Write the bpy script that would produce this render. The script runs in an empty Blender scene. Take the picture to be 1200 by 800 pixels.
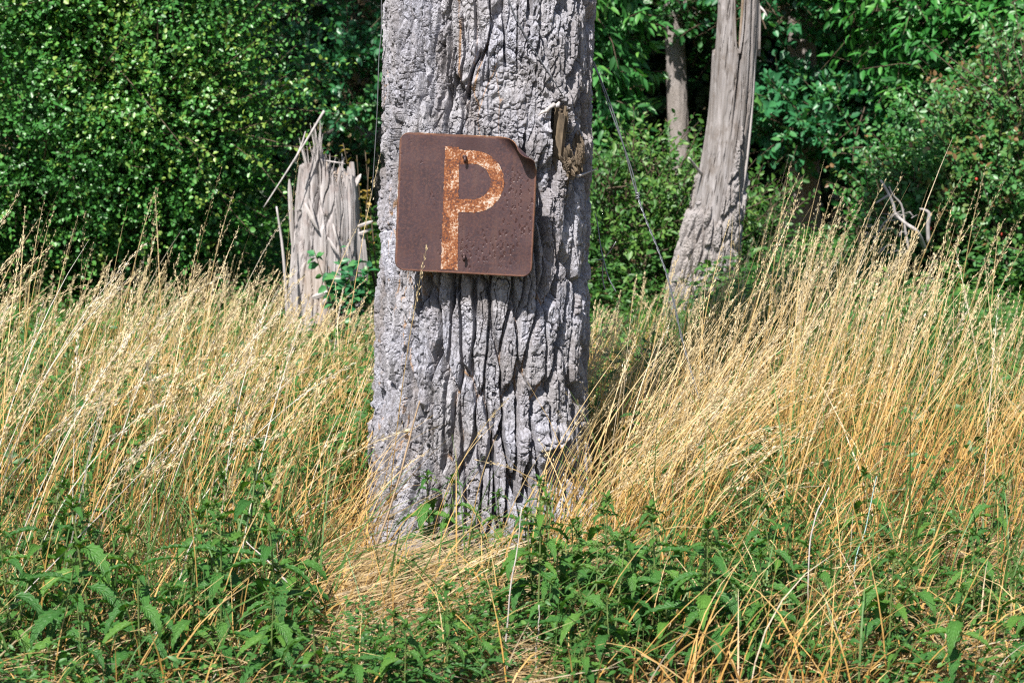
import bpy, math, random
import numpy as np
from mathutils import Vector

# ------------------------------------------------------------------ camera, sky, sun, exposure
S = bpy.context.scene
C = S.collection
rng = np.random.default_rng(11)
random.seed(5)

F_PX, CAM_Z = 2333.0, 1.45
PITCH = math.atan((400 - 82) / F_PX)
cam_d = bpy.data.cameras.new("camera")
cam_d.lens = F_PX * 36 / 1200
cam_d.sensor_width = 36
cam_d.clip_start, cam_d.clip_end = 0.1, 2000
cam_d.dof.use_dof = True
cam_d.dof.focus_distance = 6.05
cam_d.dof.aperture_fstop = 7.1
cam = bpy.data.objects.new("camera", cam_d)
cam.location = (0, 0, CAM_Z)
cam.rotation_euler = (math.pi / 2 - PITCH, 0, 0)
C.objects.link(cam)
S.camera = cam

SUN_EL, SUN_AZ = math.radians(52), math.radians(24)      # azimuth: to the left of straight behind the camera
sun_dir = Vector((-math.sin(SUN_AZ) * math.cos(SUN_EL), -math.cos(SUN_AZ) * math.cos(SUN_EL), math.sin(SUN_EL)))
W = bpy.data.worlds.new("World")
S.world = W
W.use_nodes = True
wn = W.node_tree
bg = wn.nodes["Background"]
sky = wn.nodes.new("ShaderNodeTexSky")
sky.sky_type = 'NISHITA'
sky.sun_disc = False
sky.sun_elevation = SUN_EL
sky.sun_rotation = math.atan2(sun_dir.x, sun_dir.y)
wn.links.new(sky.outputs[0], bg.inputs[0])
bg.inputs[1].default_value = 0.065
sd = bpy.data.lights.new("sun", 'SUN')
sd.energy = 5.0
sd.angle = math.radians(0.5)
sd.color = (1.0, 0.95, 0.87)
sun = bpy.data.objects.new("sun", sd)
sun.rotation_euler = sun_dir.to_track_quat('Z', 'Y').to_euler()
sun.location = sun_dir * 30
C.objects.link(sun)
S.view_settings.view_transform = 'Standard'
S.view_settings.look = 'None'
S.view_settings.exposure = 1.12
S.view_settings.gamma = 1
S.view_settings.use_curve_mapping = False
S.render.engine = 'CYCLES'
S.cycles.use_denoising = False
S.cycles.filter_width = 1.2
S.cycles.max_bounces = 6
S.cycles.diffuse_bounces = 3
S.cycles.glossy_bounces = 2
S.cycles.transmission_bounces = 3
S.cycles.caustics_reflective = False
S.cycles.caustics_refractive = False

CP, SP = math.cos(PITCH), math.sin(PITCH)
def at(px, py, Y):
    """the world point at depth Y that the photograph shows at pixel px, py (1200 x 800)"""
    dx, dy = (px - 600) / F_PX, (400 - py) / F_PX
    d = np.array([dx, CP + dy * SP, -SP + dy * CP])
    return np.array([0, 0, CAM_Z]) + d * (Y / d[1])

# ------------------------------------------------------------------ noise
def _h(ix, iy, s):
    n = (ix.astype(np.int64) * 374761393 + iy.astype(np.int64) * 668265263 + s * 974634777) & 0xffffffff
    n = ((n ^ (n >> 13)) * 1274126177) & 0xffffffff
    n = ((n ^ (n >> 16)) * 2246822519) & 0xffffffff
    return ((n ^ (n >> 15)) & 0xffffff) / float(0x1000000)
def vnoise(x, y, s=0):
    x, y = np.broadcast_arrays(np.asarray(x, float), np.asarray(y, float))
    ix, iy = np.floor(x), np.floor(y)
    fx, fy = x - ix, y - iy
    fx = fx * fx * (3 - 2 * fx); fy = fy * fy * (3 - 2 * fy)
    a, b = _h(ix, iy, s), _h(ix + 1, iy, s)
    c, d = _h(ix, iy + 1, s), _h(ix + 1, iy + 1, s)
    return (a + (b - a) * fx) * (1 - fy) + (c + (d - c) * fx) * fy
def fbm(x, y, s=0, o=4):
    r, a, t = 0, 1, 0
    for k in range(o):
        r = r + a * (vnoise(x * 2 ** k, y * 2 ** k, s + k * 17) - .5); t += a; a *= .5
    return r / t * 2
def worley(x, y, s=0, jit=.9):
    ix, iy = np.floor(x), np.floor(y)
    f1 = np.full(x.shape, 9.); f2 = np.full(x.shape, 9.); cid = np.zeros(x.shape)
    for i in (-1, 0, 1):
        for j in (-1, 0, 1):
            cx, cy = ix + i, iy + j
            px = cx + .5 + (_h(cx, cy, s) - .5) * jit
            py = cy + .5 + (_h(cx, cy, s + 7) - .5) * jit
            d = np.hypot(px - x, py - y)
            near = d < f1
            f2 = np.where(near, f1, np.minimum(f2, d))
            cid = np.where(near, _h(cx, cy, s + 13), cid)
            f1 = np.where(near, d, f1)
    return f1, f2, cid
def ss(a, b, x):
    t = np.clip((x - a) / (b - a), 0, 1)
    return t * t * (3 - 2 * t)
def nrm(v):
    return v / np.maximum(np.linalg.norm(v, axis=-1, keepdims=True), 1e-9)
def gz(x, y):
    """height of the ground"""
    x, y = np.asarray(x, float), np.asarray(y, float)
    near = np.exp(-((y - 8) / 14) ** 2)
    return (fbm(x * .8, y * .8, 3, 3) * .07 + fbm(x * .2 + 9, y * .2, 5, 2) * .06) * near - .02 - .07 * np.exp(-((x + .15) / .55) ** 2 - ((y - 5.85) / .42) ** 2)

# ------------------------------------------------------------------ mesh helpers
class MB:
    """collects vertices, quads, triangles and per-vertex values, and links them as ONE mesh object"""
    def __init__(s):
        s.v, s.q, s.t, s.a, s.n = [], [], [], {}, 0
    def add(s, V, Q=None, T=None, **attrs):
        V = np.asarray(V, float).reshape(-1, 3)
        if Q is not None and len(Q): s.q.append(np.asarray(Q, np.int64).reshape(-1, 4) + s.n)
        if T is not None and len(T): s.t.append(np.asarray(T, np.int64).reshape(-1, 3) + s.n)
        for k in set(attrs) | set(s.a):
            if k not in s.a: s.a[k] = [np.zeros(s.n)] if s.n else []
            s.a[k].append(np.broadcast_to(np.asarray(attrs.get(k, 0.), float), (len(V),)))
        s.v.append(V); s.n += len(V)
    def build(s, name, mat, parent=None, smooth=True, loc=None):
        V = np.concatenate(s.v)
        if loc is not None: V = V - np.asarray(loc)
        Q = np.concatenate(s.q) if s.q else np.zeros((0, 4), np.int64)
        T = np.concatenate(s.t) if s.t else np.zeros((0, 3), np.int64)
        me = bpy.data.meshes.new(name)
        me.vertices.add(len(V)); me.vertices.foreach_set("co", V.astype(np.float32).ravel())
        me.loops.add(Q.size + T.size)
        me.loops.foreach_set("vertex_index", np.concatenate([Q.ravel(), T.ravel()]).astype(np.int32))
        me.polygons.add(len(Q) + len(T))
        starts = np.concatenate([np.arange(len(Q)) * 4, Q.size + np.arange(len(T)) * 3]).astype(np.int32)
        me.polygons.foreach_set("loop_start", starts)
        me.polygons.foreach_set("use_smooth", np.full(len(Q) + len(T), smooth))
        for k, L in s.a.items():
            at_ = me.attributes.new(k, 'FLOAT', 'POINT')
            at_.data.foreach_set("value", np.concatenate(L).astype(np.float32))
        me.update(calc_edges=True)
        me.materials.append(mat)
        o = bpy.data.objects.new(name, me)
        C.objects.link(o)
        if parent is not None: o.parent = parent
        if loc is not None: o.location = loc
        return o
    def tube(s, pts, rad, n=6, cap=True, **attrs):
        P = np.asarray(pts, float); m = len(P)
        R = np.broadcast_to(np.asarray(rad, float), (m,))
        T = nrm(np.gradient(P, axis=0))
        ref = np.array([0.31, .95, .07]) if abs(T[0][1]) < .8 else np.array([.95, .1, .3])
        A = nrm(np.cross(T, ref)); B = np.cross(T, A)
        th = np.arange(n) * 2 * math.pi / n
        V = P[:, None] + R[:, None, None] * (np.cos(th)[None, :, None] * A[:, None] + np.sin(th)[None, :, None] * B[:, None])
        i, j = np.meshgrid(np.arange(m - 1), np.arange(n), indexing='ij')
        Q = np.stack([i * n + j, i * n + (j + 1) % n, (i + 1) * n + (j + 1) % n, (i + 1) * n + j], -1).reshape(-1, 4)
        V = V.reshape(-1, 3)
        tr = []
        if cap:
            V = np.concatenate([V, P[:1], P[-1:]])
            c0, c1 = m * n, m * n + 1
            for k in range(n):
                tr.append((c0, (k + 1) % n, k)); tr.append((c1, (m - 1) * n + k, (m - 1) * n + (k + 1) % n))
        s.add(V, Q, tr, **attrs)

def put(o, label=None, cat=None, group=None, kind=None):
    if label: o["label"] = label
    if cat: o["category"] = cat
    if group: o["group"] = group
    if kind: o["kind"] = kind
    return o
def empty(name, loc=(0, 0, 0)):
    o = bpy.data.objects.new(name, None)
    o.empty_display_size = .1
    o.location = loc
    C.objects.link(o)
    return o
def spline(pts, n):
    """smooth curve through the points (Catmull-Rom)"""
    P = np.asarray(pts, float)
    P = np.concatenate([2 * P[:1] - P[1:2], P, 2 * P[-1:] - P[-2:-1]])
    out = []
    m = len(P) - 3
    for t in np.linspace(0, m - 1e-6, n):
        k = int(t); f = t - k
        a, b, c, d = P[k:k + 4]
        out.append(.5 * (2 * b + (c - a) * f + (2 * a - 5 * b + 4 * c - d) * f * f + (3 * b - a - 3 * c + d) * f ** 3))
    return np.array(out)

def leaves(mb, P, D, N, L, Wd, tone, fold=.25, droop=.0):
    """leaf-shaped faces: 8 vertices, folded along the midrib"""
    D = nrm(D); Sd = nrm(np.cross(D, N)); U = np.cross(Sd, D)
    L = L[:, None]; w = Wd[:, None] * .5
    def pt(a, sx, up): return P + D * L * a + Sd * w * sx + U * (up * w - droop * L * a * a)
    V = np.stack([pt(0, 0, 0), pt(.3, 1, fold * 1.6), pt(.68, .8, fold * 1.3), pt(1, 0, 0), pt(.68, -.8, fold * 1.3), pt(.3, -1, fold * 1.6), pt(.35, 0, 0), pt(.7, 0, 0)], 1)
    k = np.arange(len(P))[:, None] * 8
    Q = np.concatenate([k + np.array([[6, 1, 2, 7]]), k + np.array([[6, 7, 4, 5]])])
    T = np.concatenate([k + np.array([[0, 1, 6]]), k + np.array([[0, 6, 5]]), k + np.array([[7, 2, 3]]), k + np.array([[7, 3, 4]])])
    mb.add(V.reshape(-1, 3), Q, T, tone=np.repeat(tone, 8))

def ribbons(mb, base, L, az, a0, a1, w, nseg, tone, tip=.25, t0=0., t1=1., power=1.4):
    """grass blades and stems: curved ribbons; returns the axis points and tangents"""
    n = len(base)
    t = np.linspace(0, 1, nseg + 1)
    ang = a0[:, None] + a1[:, None] * t[None] ** power
    mid = (ang[:, 1:] + ang[:, :-1]) / 2
    st = (L / nseg)[:, None]
    hor = np.concatenate([np.zeros((n, 1)), np.cumsum(np.sin(mid) * st, 1)], 1)
    zz = np.concatenate([np.zeros((n, 1)), np.cumsum(np.cos(mid) * st, 1)], 1)
    ca, sa = np.cos(az)[:, None], np.sin(az)[:, None]
    P = base[:, None] + np.stack([ca * hor, sa * hor, zz], -1)
    T = np.stack([ca * np.sin(ang), sa * np.sin(ang), np.cos(ang)], -1)
    ph = rng.normal(math.pi / 2, .8, n)
    ref = np.stack([np.cos(ph), np.sin(ph), np.zeros(n)], -1)[:, None]
    Sd = nrm(np.cross(T, ref))
    prof = np.minimum(1, (1 - t) / max(tip, 1e-3)) * .85 + .15
    hw = (w[:, None] * prof[None] * .5)[..., None]
    V = np.stack([P - Sd * hw, P + Sd * hw], 2).reshape(-1, 3)
    k = (np.arange(n)[:, None] * (nseg + 1) + np.arange(nseg)[None]).reshape(-1) * 2
    Q = np.stack([k, k + 1, k + 3, k + 2], -1)
    tt = np.broadcast_to(t0 + (t1 - t0) * t, (n, nseg + 1))
    mb.add(V, Q, tone=np.repeat(tone, (nseg + 1) * 2), t=np.repeat(tt.reshape(-1), 2))
    return P, T

def spikelets(mb, P, T, tone, K, spread=.011, ln=(.007, .013), wd=.0028, frac=.22):
    """feathery seed heads on the top of grass stems"""
    n, m = P.shape[:2]
    s = rng.uniform(1 - frac, 1.0, (n, K)) * (m - 1)
    i = np.minimum(s.astype(int), m - 2); f = (s - i)[..., None]
    r = np.arange(n)[:, None]
    Q = P[r, i] * (1 - f) + P[r, i + 1] * f
    Tg = nrm(T[r, i] * (1 - f) + T[r, i + 1] * f)
    x = (s / (m - 1) - (1 - frac)) / frac
    env = (np.sin(np.clip(x, 0, 1) ** .7 * math.pi) * .9 + .12)[..., None]
    rad = rng.normal(0, 1, (n, K, 3)); rad -= (rad * Tg).sum(-1, keepdims=True) * Tg; rad = nrm(rad)
    Q = Q + rad * env * spread * rng.uniform(.1, 1, (n, K, 1))
    D = nrm(Tg + rad * rng.uniform(.05, .38, (n, K, 1)))
    l = rng.uniform(*ln, (n, K, 1)); w = wd * rng.uniform(.6, 1.2, (n, K, 1))
    Sd = nrm(np.cross(D, rng.normal(0, 1, (n, K, 3))))
    V = np.stack([Q, Q + D * l * .45 + Sd * w * .5, Q + D * l, Q + D * l * .45 - Sd * w * .5], 2).reshape(-1, 3)
    k = np.arange(n * K) * 4
    mb.add(V, np.stack([k, k + 1, k + 2, k + 3], -1), tone=np.repeat(np.clip(np.repeat(tone, K) + rng.normal(0, .12, n * K), 0, 1), 4), t=1.15)

# ------------------------------------------------------------------ materials
def mat_new(name):
    m = bpy.data.materials.new(name); m.use_nodes = True
    nt = m.node_tree; nt.nodes.clear()
    out = nt.nodes.new("ShaderNodeOutputMaterial")
    return m, nt, out
def node(nt, typ, **kw):
    n = nt.nodes.new(typ)
    for k, v in kw.items():
        if k == 'ins':
            for a, b in v.items():
                if hasattr(b, 'is_output'): nt.links.new(b, n.inputs[a])
                else: n.inputs[a].default_value = b
        else: setattr(n, k, v)
    return n
def ramp(nt, fac, stops):
    r = node(nt, "ShaderNodeValToRGB")
    e = r.color_ramp.elements
    while len(e) < len(stops): e.new(.5)
    for k, (p, c) in enumerate(stops):
        e[k].position = p; e[k].color = (*c, 1)
    nt.links.new(fac, r.inputs[0])
    return r.outputs[0]
def mixc(nt, fac, a, b, mode='MIX'):
    n = node(nt, "ShaderNodeMix", data_type='RGBA', blend_type=mode)
    for idx, v in ((0, fac), (6, a), (7, b)):
        if hasattr(v, 'is_output'): nt.links.new(v, n.inputs[idx])
        else: n.inputs[idx].default_value = v if idx == 0 else (*v, 1)
    return n.outputs[2]
def mth(nt, op, a, b=0., c=0.):
    n = node(nt, "ShaderNodeMath", operation=op)
    for idx, v in ((0, a), (1, b), (2, c)):
        if hasattr(v, 'is_output'): nt.links.new(v, n.inputs[idx])
        else: n.inputs[idx].default_value = v
    return n.outputs[0]
def noise(nt, scale, detail=4, rough=.55, vec=None, sc=None):
    if vec is None: vec = node(nt, "ShaderNodeTexCoord").outputs['Object']
    if sc is not None:
        mp = node(nt, "ShaderNodeMapping", ins={0: vec}); mp.inputs['Scale'].default_value = sc; vec = mp.outputs[0]
    return node(nt, "ShaderNodeTexNoise", ins={'Vector': vec, 'Scale': scale, 'Detail': detail, 'Roughness': rough}).outputs['Fac']
def attr(nt, name):
    return node(nt, "ShaderNodeAttribute", attribute_name=name).outputs['Fac']
def bump(nt, h, strength=.5, dist=.01):
    return node(nt, "ShaderNodeBump", ins={'Strength': strength, 'Distance': dist, 'Height': h}).outputs[0]

def leaf_mat(name, stops, rough=.42, trans=.3, spec=.5, tcol=(1.05, 1.15, .45), vein=False):
    m, nt, out = mat_new(name)
    col = ramp(nt, attr(nt, "tone"), stops)
    v = noise(nt, 60, 2)
    col = mixc(nt, mth(nt, 'MULTIPLY', v, .35), col, (.02, .04, .01))
    p = node(nt, "ShaderNodeBsdfPrincipled", ins={'Base Color': col, 'Roughness': rough, 'Specular IOR Level': spec})
    if vein:
        w_ = mth(nt, 'SINE', mth(nt, 'MULTIPLY', mth(nt, 'SUBTRACT', attr(nt, 't'), mth(nt, 'MULTIPLY', attr(nt, 'sv'), .28)), 58.))
        rib = ramp(nt, attr(nt, 'sv'), [(0, (0, 0, 0)), (.14, (1, 1, 1))])
        nt.links.new(bump(nt, mth(nt, 'MULTIPLY', mth(nt, 'ADD', w_, .6), rib), .55, .0030), p.inputs['Normal'])
    tc = mixc(nt, 1., col, tcol, 'MULTIPLY')
    t = node(nt, "ShaderNodeBsdfTranslucent", ins={'Color': tc})
    mx = node(nt, "ShaderNodeMixShader", ins={0: trans, 1: p.outputs[0], 2: t.outputs[0]})
    nt.links.new(mx.outputs[0], out.inputs[0])
    return m
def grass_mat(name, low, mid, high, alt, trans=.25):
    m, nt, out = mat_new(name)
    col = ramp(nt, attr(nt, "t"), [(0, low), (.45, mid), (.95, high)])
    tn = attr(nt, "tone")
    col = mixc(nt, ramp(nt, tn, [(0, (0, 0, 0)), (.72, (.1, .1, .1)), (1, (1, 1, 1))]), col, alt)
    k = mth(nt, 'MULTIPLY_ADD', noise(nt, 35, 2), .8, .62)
    hsv = node(nt, "ShaderNodeHueSaturation", ins={'Value': k, 'Color': col})
    p = node(nt, "ShaderNodeBsdfPrincipled", ins={'Base Color': hsv.outputs[0], 'Roughness': .5, 'Specular IOR Level': .35})
    t = node(nt, "ShaderNodeBsdfTranslucent", ins={'Color': hsv.outputs[0]})
    mx = node(nt, "ShaderNodeMixShader", ins={0: trans, 1: p.outputs[0], 2: t.outputs[0]})
    nt.links.new(mx.outputs[0], out.inputs[0])
    return m
def simple(name, col, rough=.7, var=.3, scale=30, metal=0, bmp=.0, sc=None):
    m, nt, out = mat_new(name)
    n1 = noise(nt, scale, 5, .6, sc=sc)
    c2 = tuple(x * (1 - var) for x in col); c1 = tuple(min(1, x * (1 + var)) for x in col)
    cc = ramp(nt, n1, [(.3, c2), (.7, c1)])
    p = node(nt, "ShaderNodeBsdfPrincipled", ins={'Base Color': cc, 'Roughness': rough, 'Metallic': metal})
    if bmp: nt.links.new(bump(nt, n1, bmp, .004), p.inputs['Normal'])
    nt.links.new(p.outputs[0], out.inputs[0])
    return m

def bark_mat(name, dark, base, pale, inner, bscale=1.):
    m, nt, out = mat_new(name)
    big = noise(nt, 3.2 * bscale, 4, .6)
    med = noise(nt, 28 * bscale, 5, .65, sc=(1, 1, .45))
    fine = noise(nt, 170 * bscale, 4, .7, sc=(1, 1, .6))
    c = ramp(nt, med, [(.28, dark), (.48, base), (.72, pale)])
    c = mixc(nt, ramp(nt, big, [(.42, (0, 0, 0)), (.62, (.75, .75, .75))]), c, tuple(np.array(pale) * (.93, .98, 1.1)))
    c = mixc(nt, ramp(nt, fine, [(.42, (0, 0, 0)), (.68, (.85, .85, .85))]), c, tuple(np.array(dark) * .8))
    tn = attr(nt, "tone")
    c = mixc(nt, ramp(nt, tn, [(.45, (0, 0, 0)), (.95, (.42, .42, .42))]), c, tuple(np.array(base) * (.80, .70, .60)))
    c = mixc(nt, ramp(nt, tn, [(.05, (.5, .5, .5)), (.45, (0, 0, 0))]), c, pale)
    c = mixc(nt, attr(nt, "inner"), c, inner)
    p = node(nt, "ShaderNodeBsdfPrincipled", ins={'Base Color': c, 'Roughness': .85, 'Specular IOR Level': .25})
    h = mth(nt, 'ADD', med, mth(nt, 'MULTIPLY', fine, .6))
    nt.links.new(bump(nt, h, .9, .009), p.inputs['Normal'])
    nt.links.new(p.outputs[0], out.inputs[0])
    return m

M = {}
M['bark'] = bark_mat('grey_bark', (.10, .094, .096), (.25, .240, .256), (.41, .400, .43), (.34, .20, .10))
M['bark_brown'] = bark_mat('grey_brown_bark', (.10, .085, .078), (.21, .185, .175), (.32, .295, .29), (.3, .2, .12))
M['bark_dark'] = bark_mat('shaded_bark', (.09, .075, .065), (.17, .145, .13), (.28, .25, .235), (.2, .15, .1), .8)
M['twig'] = simple('twig_brown', (.085, .060, .038), .8)
M['wire'] = simple('dull_steel_wire', (.20, .21, .23), .45, .25, 60, .7)
M['dead'] = simple('bleached_wood', (.36, .33, .325), .8, .3, 40, bmp=.4, sc=(1, 1, .2))
M['dead_twig'] = simple('grey_twig', (.24, .22, .215), .85, .3, 40)
M['stem_green'] = simple('nettle_stem', (.10, .14, .04), .6, .3, 20)
M['stem_pale'] = simple('pale_dry_stem', (.38, .345, .32), .6, .2, 25)
M['stem_tan'] = simple('tan_dry_stem', (.40, .27, .12), .7, .3, 25)
M['stem_brown'] = simple('brown_dry_stem', (.27, .19, .12), .75, .35, 25)
M['stem_blue'] = simple('blue_green_stem', (.22, .34, .33), .6, .2, 25)
M['hip'] = simple('red_hip', (.45, .05, .03), .35, .3, 20)

G0, G1 = (.022, .06, .010), (.055, .125, .018)
M['hawthorn'] = leaf_mat('hawthorn_leaf', [(0, (0.032, 0.125, 0.026)), (.55, (0.057, 0.225, 0.044)), (.88, (0.109, 0.294, 0.052)), (1, (0.230, 0.350, 0.065))], .40, .25, .5)
M['elder'] = leaf_mat('elder_leaf', [(0, (0.028, 0.130, 0.034)), (.6, (0.064, 0.260, 0.062)), (1, (0.149, 0.364, 0.070))], .42, .35)
M['oak'] = leaf_mat('oak_leaf', [(0, (0.021, 0.111, 0.048)), (.6, (0.044, 0.215, 0.084)), (1, (0.103, 0.286, 0.070))], .38, .28, .55)
M['ash'] = leaf_mat('ash_leaf', [(0, (0.024, 0.138, 0.028)), (.6, (0.051, 0.256, 0.048)), (1, (0.110, 0.338, 0.056))], .42, .35)
M['rose'] = leaf_mat('rose_leaf', [(0, (0.033, 0.125, 0.036)), (.6, (0.064, 0.225, 0.056)), (.9, (0.121, 0.188, 0.042)), (.99, (0.150, 0.185, 0.042)), (1, (0.210, 0.115, 0.050))], .42, .3)
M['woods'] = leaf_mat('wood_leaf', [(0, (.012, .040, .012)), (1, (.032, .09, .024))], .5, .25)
M['weed'] = leaf_mat('weed_leaf', [(0, (0.024, 0.086, 0.018)), (.6, (0.051, 0.166, 0.029)), (1, (0.132, 0.252, 0.046))], .5, .3)
M['nettle'] = leaf_mat('nettle_leaf', [(0, (.026, .100, .022)), (.55, (.056, .180, .036)), (.9, (.11, .25, .04)), (1, (.26, .30, .03))], .5, .3, .35, vein=True)
M['nettle_top'] = leaf_mat('nettle_flower', [(0, (.10, .16, .035)), (1, (.20, .26, .07))], .6, .3)
M['yellow_leaf'] = leaf_mat('yellowing_leaf', [(0, (.16, .14, .03)), (.5, (.30, .22, .04)), (1, (.42, .26, .06))], .5, .3)
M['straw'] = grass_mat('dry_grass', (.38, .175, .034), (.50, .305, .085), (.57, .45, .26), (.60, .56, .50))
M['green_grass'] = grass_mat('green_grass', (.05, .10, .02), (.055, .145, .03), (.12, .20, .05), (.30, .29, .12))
M['mat'] = grass_mat('flattened_straw', (.36, .23, .10), (.47, .34, .17), (.52, .42, .26), (.36, .32, .28))

# ground
m, nt, out = mat_new('soil_and_litter')
n1 = noise(nt, 5, 6, .65); n2 = noise(nt, 60, 5, .7)
c = ramp(nt, n1, [(.3, (.07, .05, .03)), (.5, (.15, .11, .06)), (.7, (.10, .11, .04))])
c = mixc(nt, ramp(nt, n2, [(.45, (0, 0, 0)), (.65, (1, 1, 1))]), c, (.30, .22, .11))
p = node(nt, "ShaderNodeBsdfPrincipled", ins={'Base Color': c, 'Roughness': .95, 'Specular IOR Level': .1})
nt.links.new(bump(nt, n2, .8, .03), p.inputs['Normal']); nt.links.new(p.outputs[0], out.inputs[0])
M['ground'] = m

# bare weathered wood, grain runs up the trunk
m, nt, out = mat_new('weathered_wood')
g1 = noise(nt, 40, 5, .6, sc=(1, 1, .06)); g2 = noise(nt, 140, 4, .65, sc=(1, 1, .05)); g3 = noise(nt, 4, 3, .5, sc=(1, 1, .5))
c = ramp(nt, g1, [(.30, (.10, .085, .078)), (.48, (.235, .222, .226)), (.70, (.42, .40, .415))])
c = mixc(nt, ramp(nt, g3, [(.42, (0, 0, 0)), (.7, (.6, .6, .6))]), c, (.17, .148, .135))
c = mixc(nt, mth(nt, 'MULTIPLY', g2, .55), c, (.12, .10, .09))
g4 = noise(nt, 16, 5, .7, sc=(1, 1, .7))
c = mixc(nt, ramp(nt, g4, [(.50, (0, 0, 0)), (.66, (.75, .75, .75))]), c, (.12, .098, .085))
c = mixc(nt, attr(nt, "inner"), c, (.40, .27, .15))
p = node(nt, "ShaderNodeBsdfPrincipled", ins={'Base Color': c, 'Roughness': .75, 'Specular IOR Level': .3})
nt.links.new(bump(nt, mth(nt, 'ADD', g1, g2), .6, .006), p.inputs['Normal']); nt.links.new(p.outputs[0], out.inputs[0])
M['wood'] = m

# bare weathered wood, grain runs up the trunk
m, nt, out = mat_new('bleached_stump_wood')
g1 = noise(nt, 40, 5, .6, sc=(1, 1, .06)); g2 = noise(nt, 140, 4, .65, sc=(1, 1, .05)); g3 = noise(nt, 4, 3, .5, sc=(1, 1, .5))
c = ramp(nt, g1, [(.28, (.14, .125, .12)), (.45, (.34, .32, .325)), (.66, (.52, .49, .50))])
c = mixc(nt, ramp(nt, g3, [(.42, (0, 0, 0)), (.7, (.6, .6, .6))]), c, (.17, .148, .135))
c = mixc(nt, mth(nt, 'MULTIPLY', g2, .55), c, (.12, .10, .09))
g4 = noise(nt, 16, 5, .7, sc=(1, 1, .7))
c = mixc(nt, ramp(nt, g4, [(.50, (0, 0, 0)), (.66, (.4, .4, .4))]), c, (.16, .098, .085))
c = mixc(nt, attr(nt, "inner"), c, (.40, .27, .15))
p = node(nt, "ShaderNodeBsdfPrincipled", ins={'Base Color': c, 'Roughness': .75, 'Specular IOR Level': .3})
nt.links.new(bump(nt, mth(nt, 'ADD', g1, g2), .6, .006), p.inputs['Normal']); nt.links.new(p.outputs[0], out.inputs[0])
M['wood_pale'] = m

# rusty plate of the sign (object coordinates: x across, z up, metres from the plate's centre)
m, nt, out = mat_new('rusted_plate')
oc = node(nt, "ShaderNodeTexCoord").outputs['Object']
sp = node(nt, "ShaderNodeSeparateXYZ", ins={0: oc})
n1 = noise(nt, 9, 5, .6); n2 = noise(nt, 120, 4, .7); n3 = noise(nt, 420, 3, .7)
c = ramp(nt, n1, [(.3, (.030, .018, .023)), (.5, (.050, .028, .033)), (.72, (.076, .042, .041))])
c = mixc(nt, ramp(nt, n2, [(.46, (0, 0, 0)), (.66, (.8, .8, .8))]), c, (.098, .046, .040))
vor = node(nt, "ShaderNodeTexVoronoi", ins={'Scale': 85.})
mp = node(nt, "ShaderNodeMapping", ins={0: oc}); mp.inputs['Rotation'].default_value = (0, .5, 0); mp.inputs['Scale'].default_value = (1.3, 1, .6)
wob = node(nt, 'ShaderNodeTexNoise', ins={'Vector': oc, 'Scale': 70., 'Detail': 3.})
wv = node(nt, 'ShaderNodeVectorMath', operation='MULTIPLY_ADD', ins={0: wob.outputs['Color'], 1: (.016, .016, .016), 2: mp.outputs[0]})
nt.links.new(wv.outputs[0], vor.inputs['Vector'])
pit = ramp(nt, vor.outputs['Distance'], [(.24, (1, 1, 1)), (.42, (0, 0, 0))])
# the pits gather in a crescent in the lower right and round the top bolt
d1 = mth(nt, 'SQRT', mth(nt, 'ADD', mth(nt, 'POWER', mth(nt, 'SUBTRACT', sp.outputs[0], .035), 2), mth(nt, 'POWER', mth(nt, 'SUBTRACT', sp.outputs[2], -.005), 2)))
ring = mth(nt, 'SUBTRACT', 1, mth(nt, 'MULTIPLY', mth(nt, 'ABSOLUTE', mth(nt, 'SUBTRACT', d1, .135)), 13))
side = ramp(nt, mth(nt, 'ADD', mth(nt, 'MULTIPLY', mth(nt, 'SUBTRACT', sp.outputs[0], sp.outputs[2]), 3), .3), [(.3, (0, 0, 0)), (.6, (1, 1, 1))])
pm = mth(nt, 'MULTIPLY', mth(nt, 'MAXIMUM', ring, 0), side)
lown = noise(nt, 26, 3, .6)
pitf = mth(nt, 'MULTIPLY', pit, ramp(nt, mth(nt, 'ADD', mth(nt, 'MULTIPLY', pm, .45), lown), [(.57, (0, 0, 0)), (.73, (1, 1, 1))]))
c = mixc(nt, mth(nt, 'MULTIPLY', pitf, .9), c, (.035, .012, .012))
d2 = mth(nt, 'SQRT', mth(nt, 'ADD', mth(nt, 'POWER', mth(nt, 'MULTIPLY', mth(nt, 'SUBTRACT', sp.outputs[0], .01), .6), 2), mth(nt, 'POWER', mth(nt, 'SUBTRACT', sp.outputs[2], .185), 2)))
streak = noise(nt, 60, 3, .6, sc=(1, 1, .05))
c = mixc(nt, ramp(nt, streak, [(.52, (0, 0, 0)), (.72, (.45, .45, .45))]), c, (.092, .050, .042))
stain = ramp(nt, mth(nt, 'ADD', d2, mth(nt, 'MULTIPLY', lown, .05)), [(.03, (.8, .8, .8)), (.075, (0, 0, 0))])
c = mixc(nt, stain, c, (.045, .022, .024))
edge = mth(nt, 'MAXIMUM', mth(nt, 'ABSOLUTE', sp.outputs[0]), mth(nt, 'ABSOLUTE', sp.outputs[2]))
eg = ramp(nt, mth(nt, 'ADD', edge, mth(nt, 'MULTIPLY', n2, .006)), [(.2045, (0, 0, 0)), (.2075, (1, 1, 1))])
c = mixc(nt, mth(nt, 'MULTIPLY', eg, .5), c, (.23, .10, .055))
p = node(nt, "ShaderNodeBsdfPrincipled", ins={'Base Color': c, 'Roughness': .42, 'Metallic': .1, 'Specular IOR Level': .5})
hh = mth(nt, 'ADD', mth(nt, 'MULTIPLY', n2, .5), mth(nt, 'SUBTRACT', mth(nt, 'MULTIPLY', n3, .3), mth(nt, 'MULTIPLY', pitf, .8)))
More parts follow.
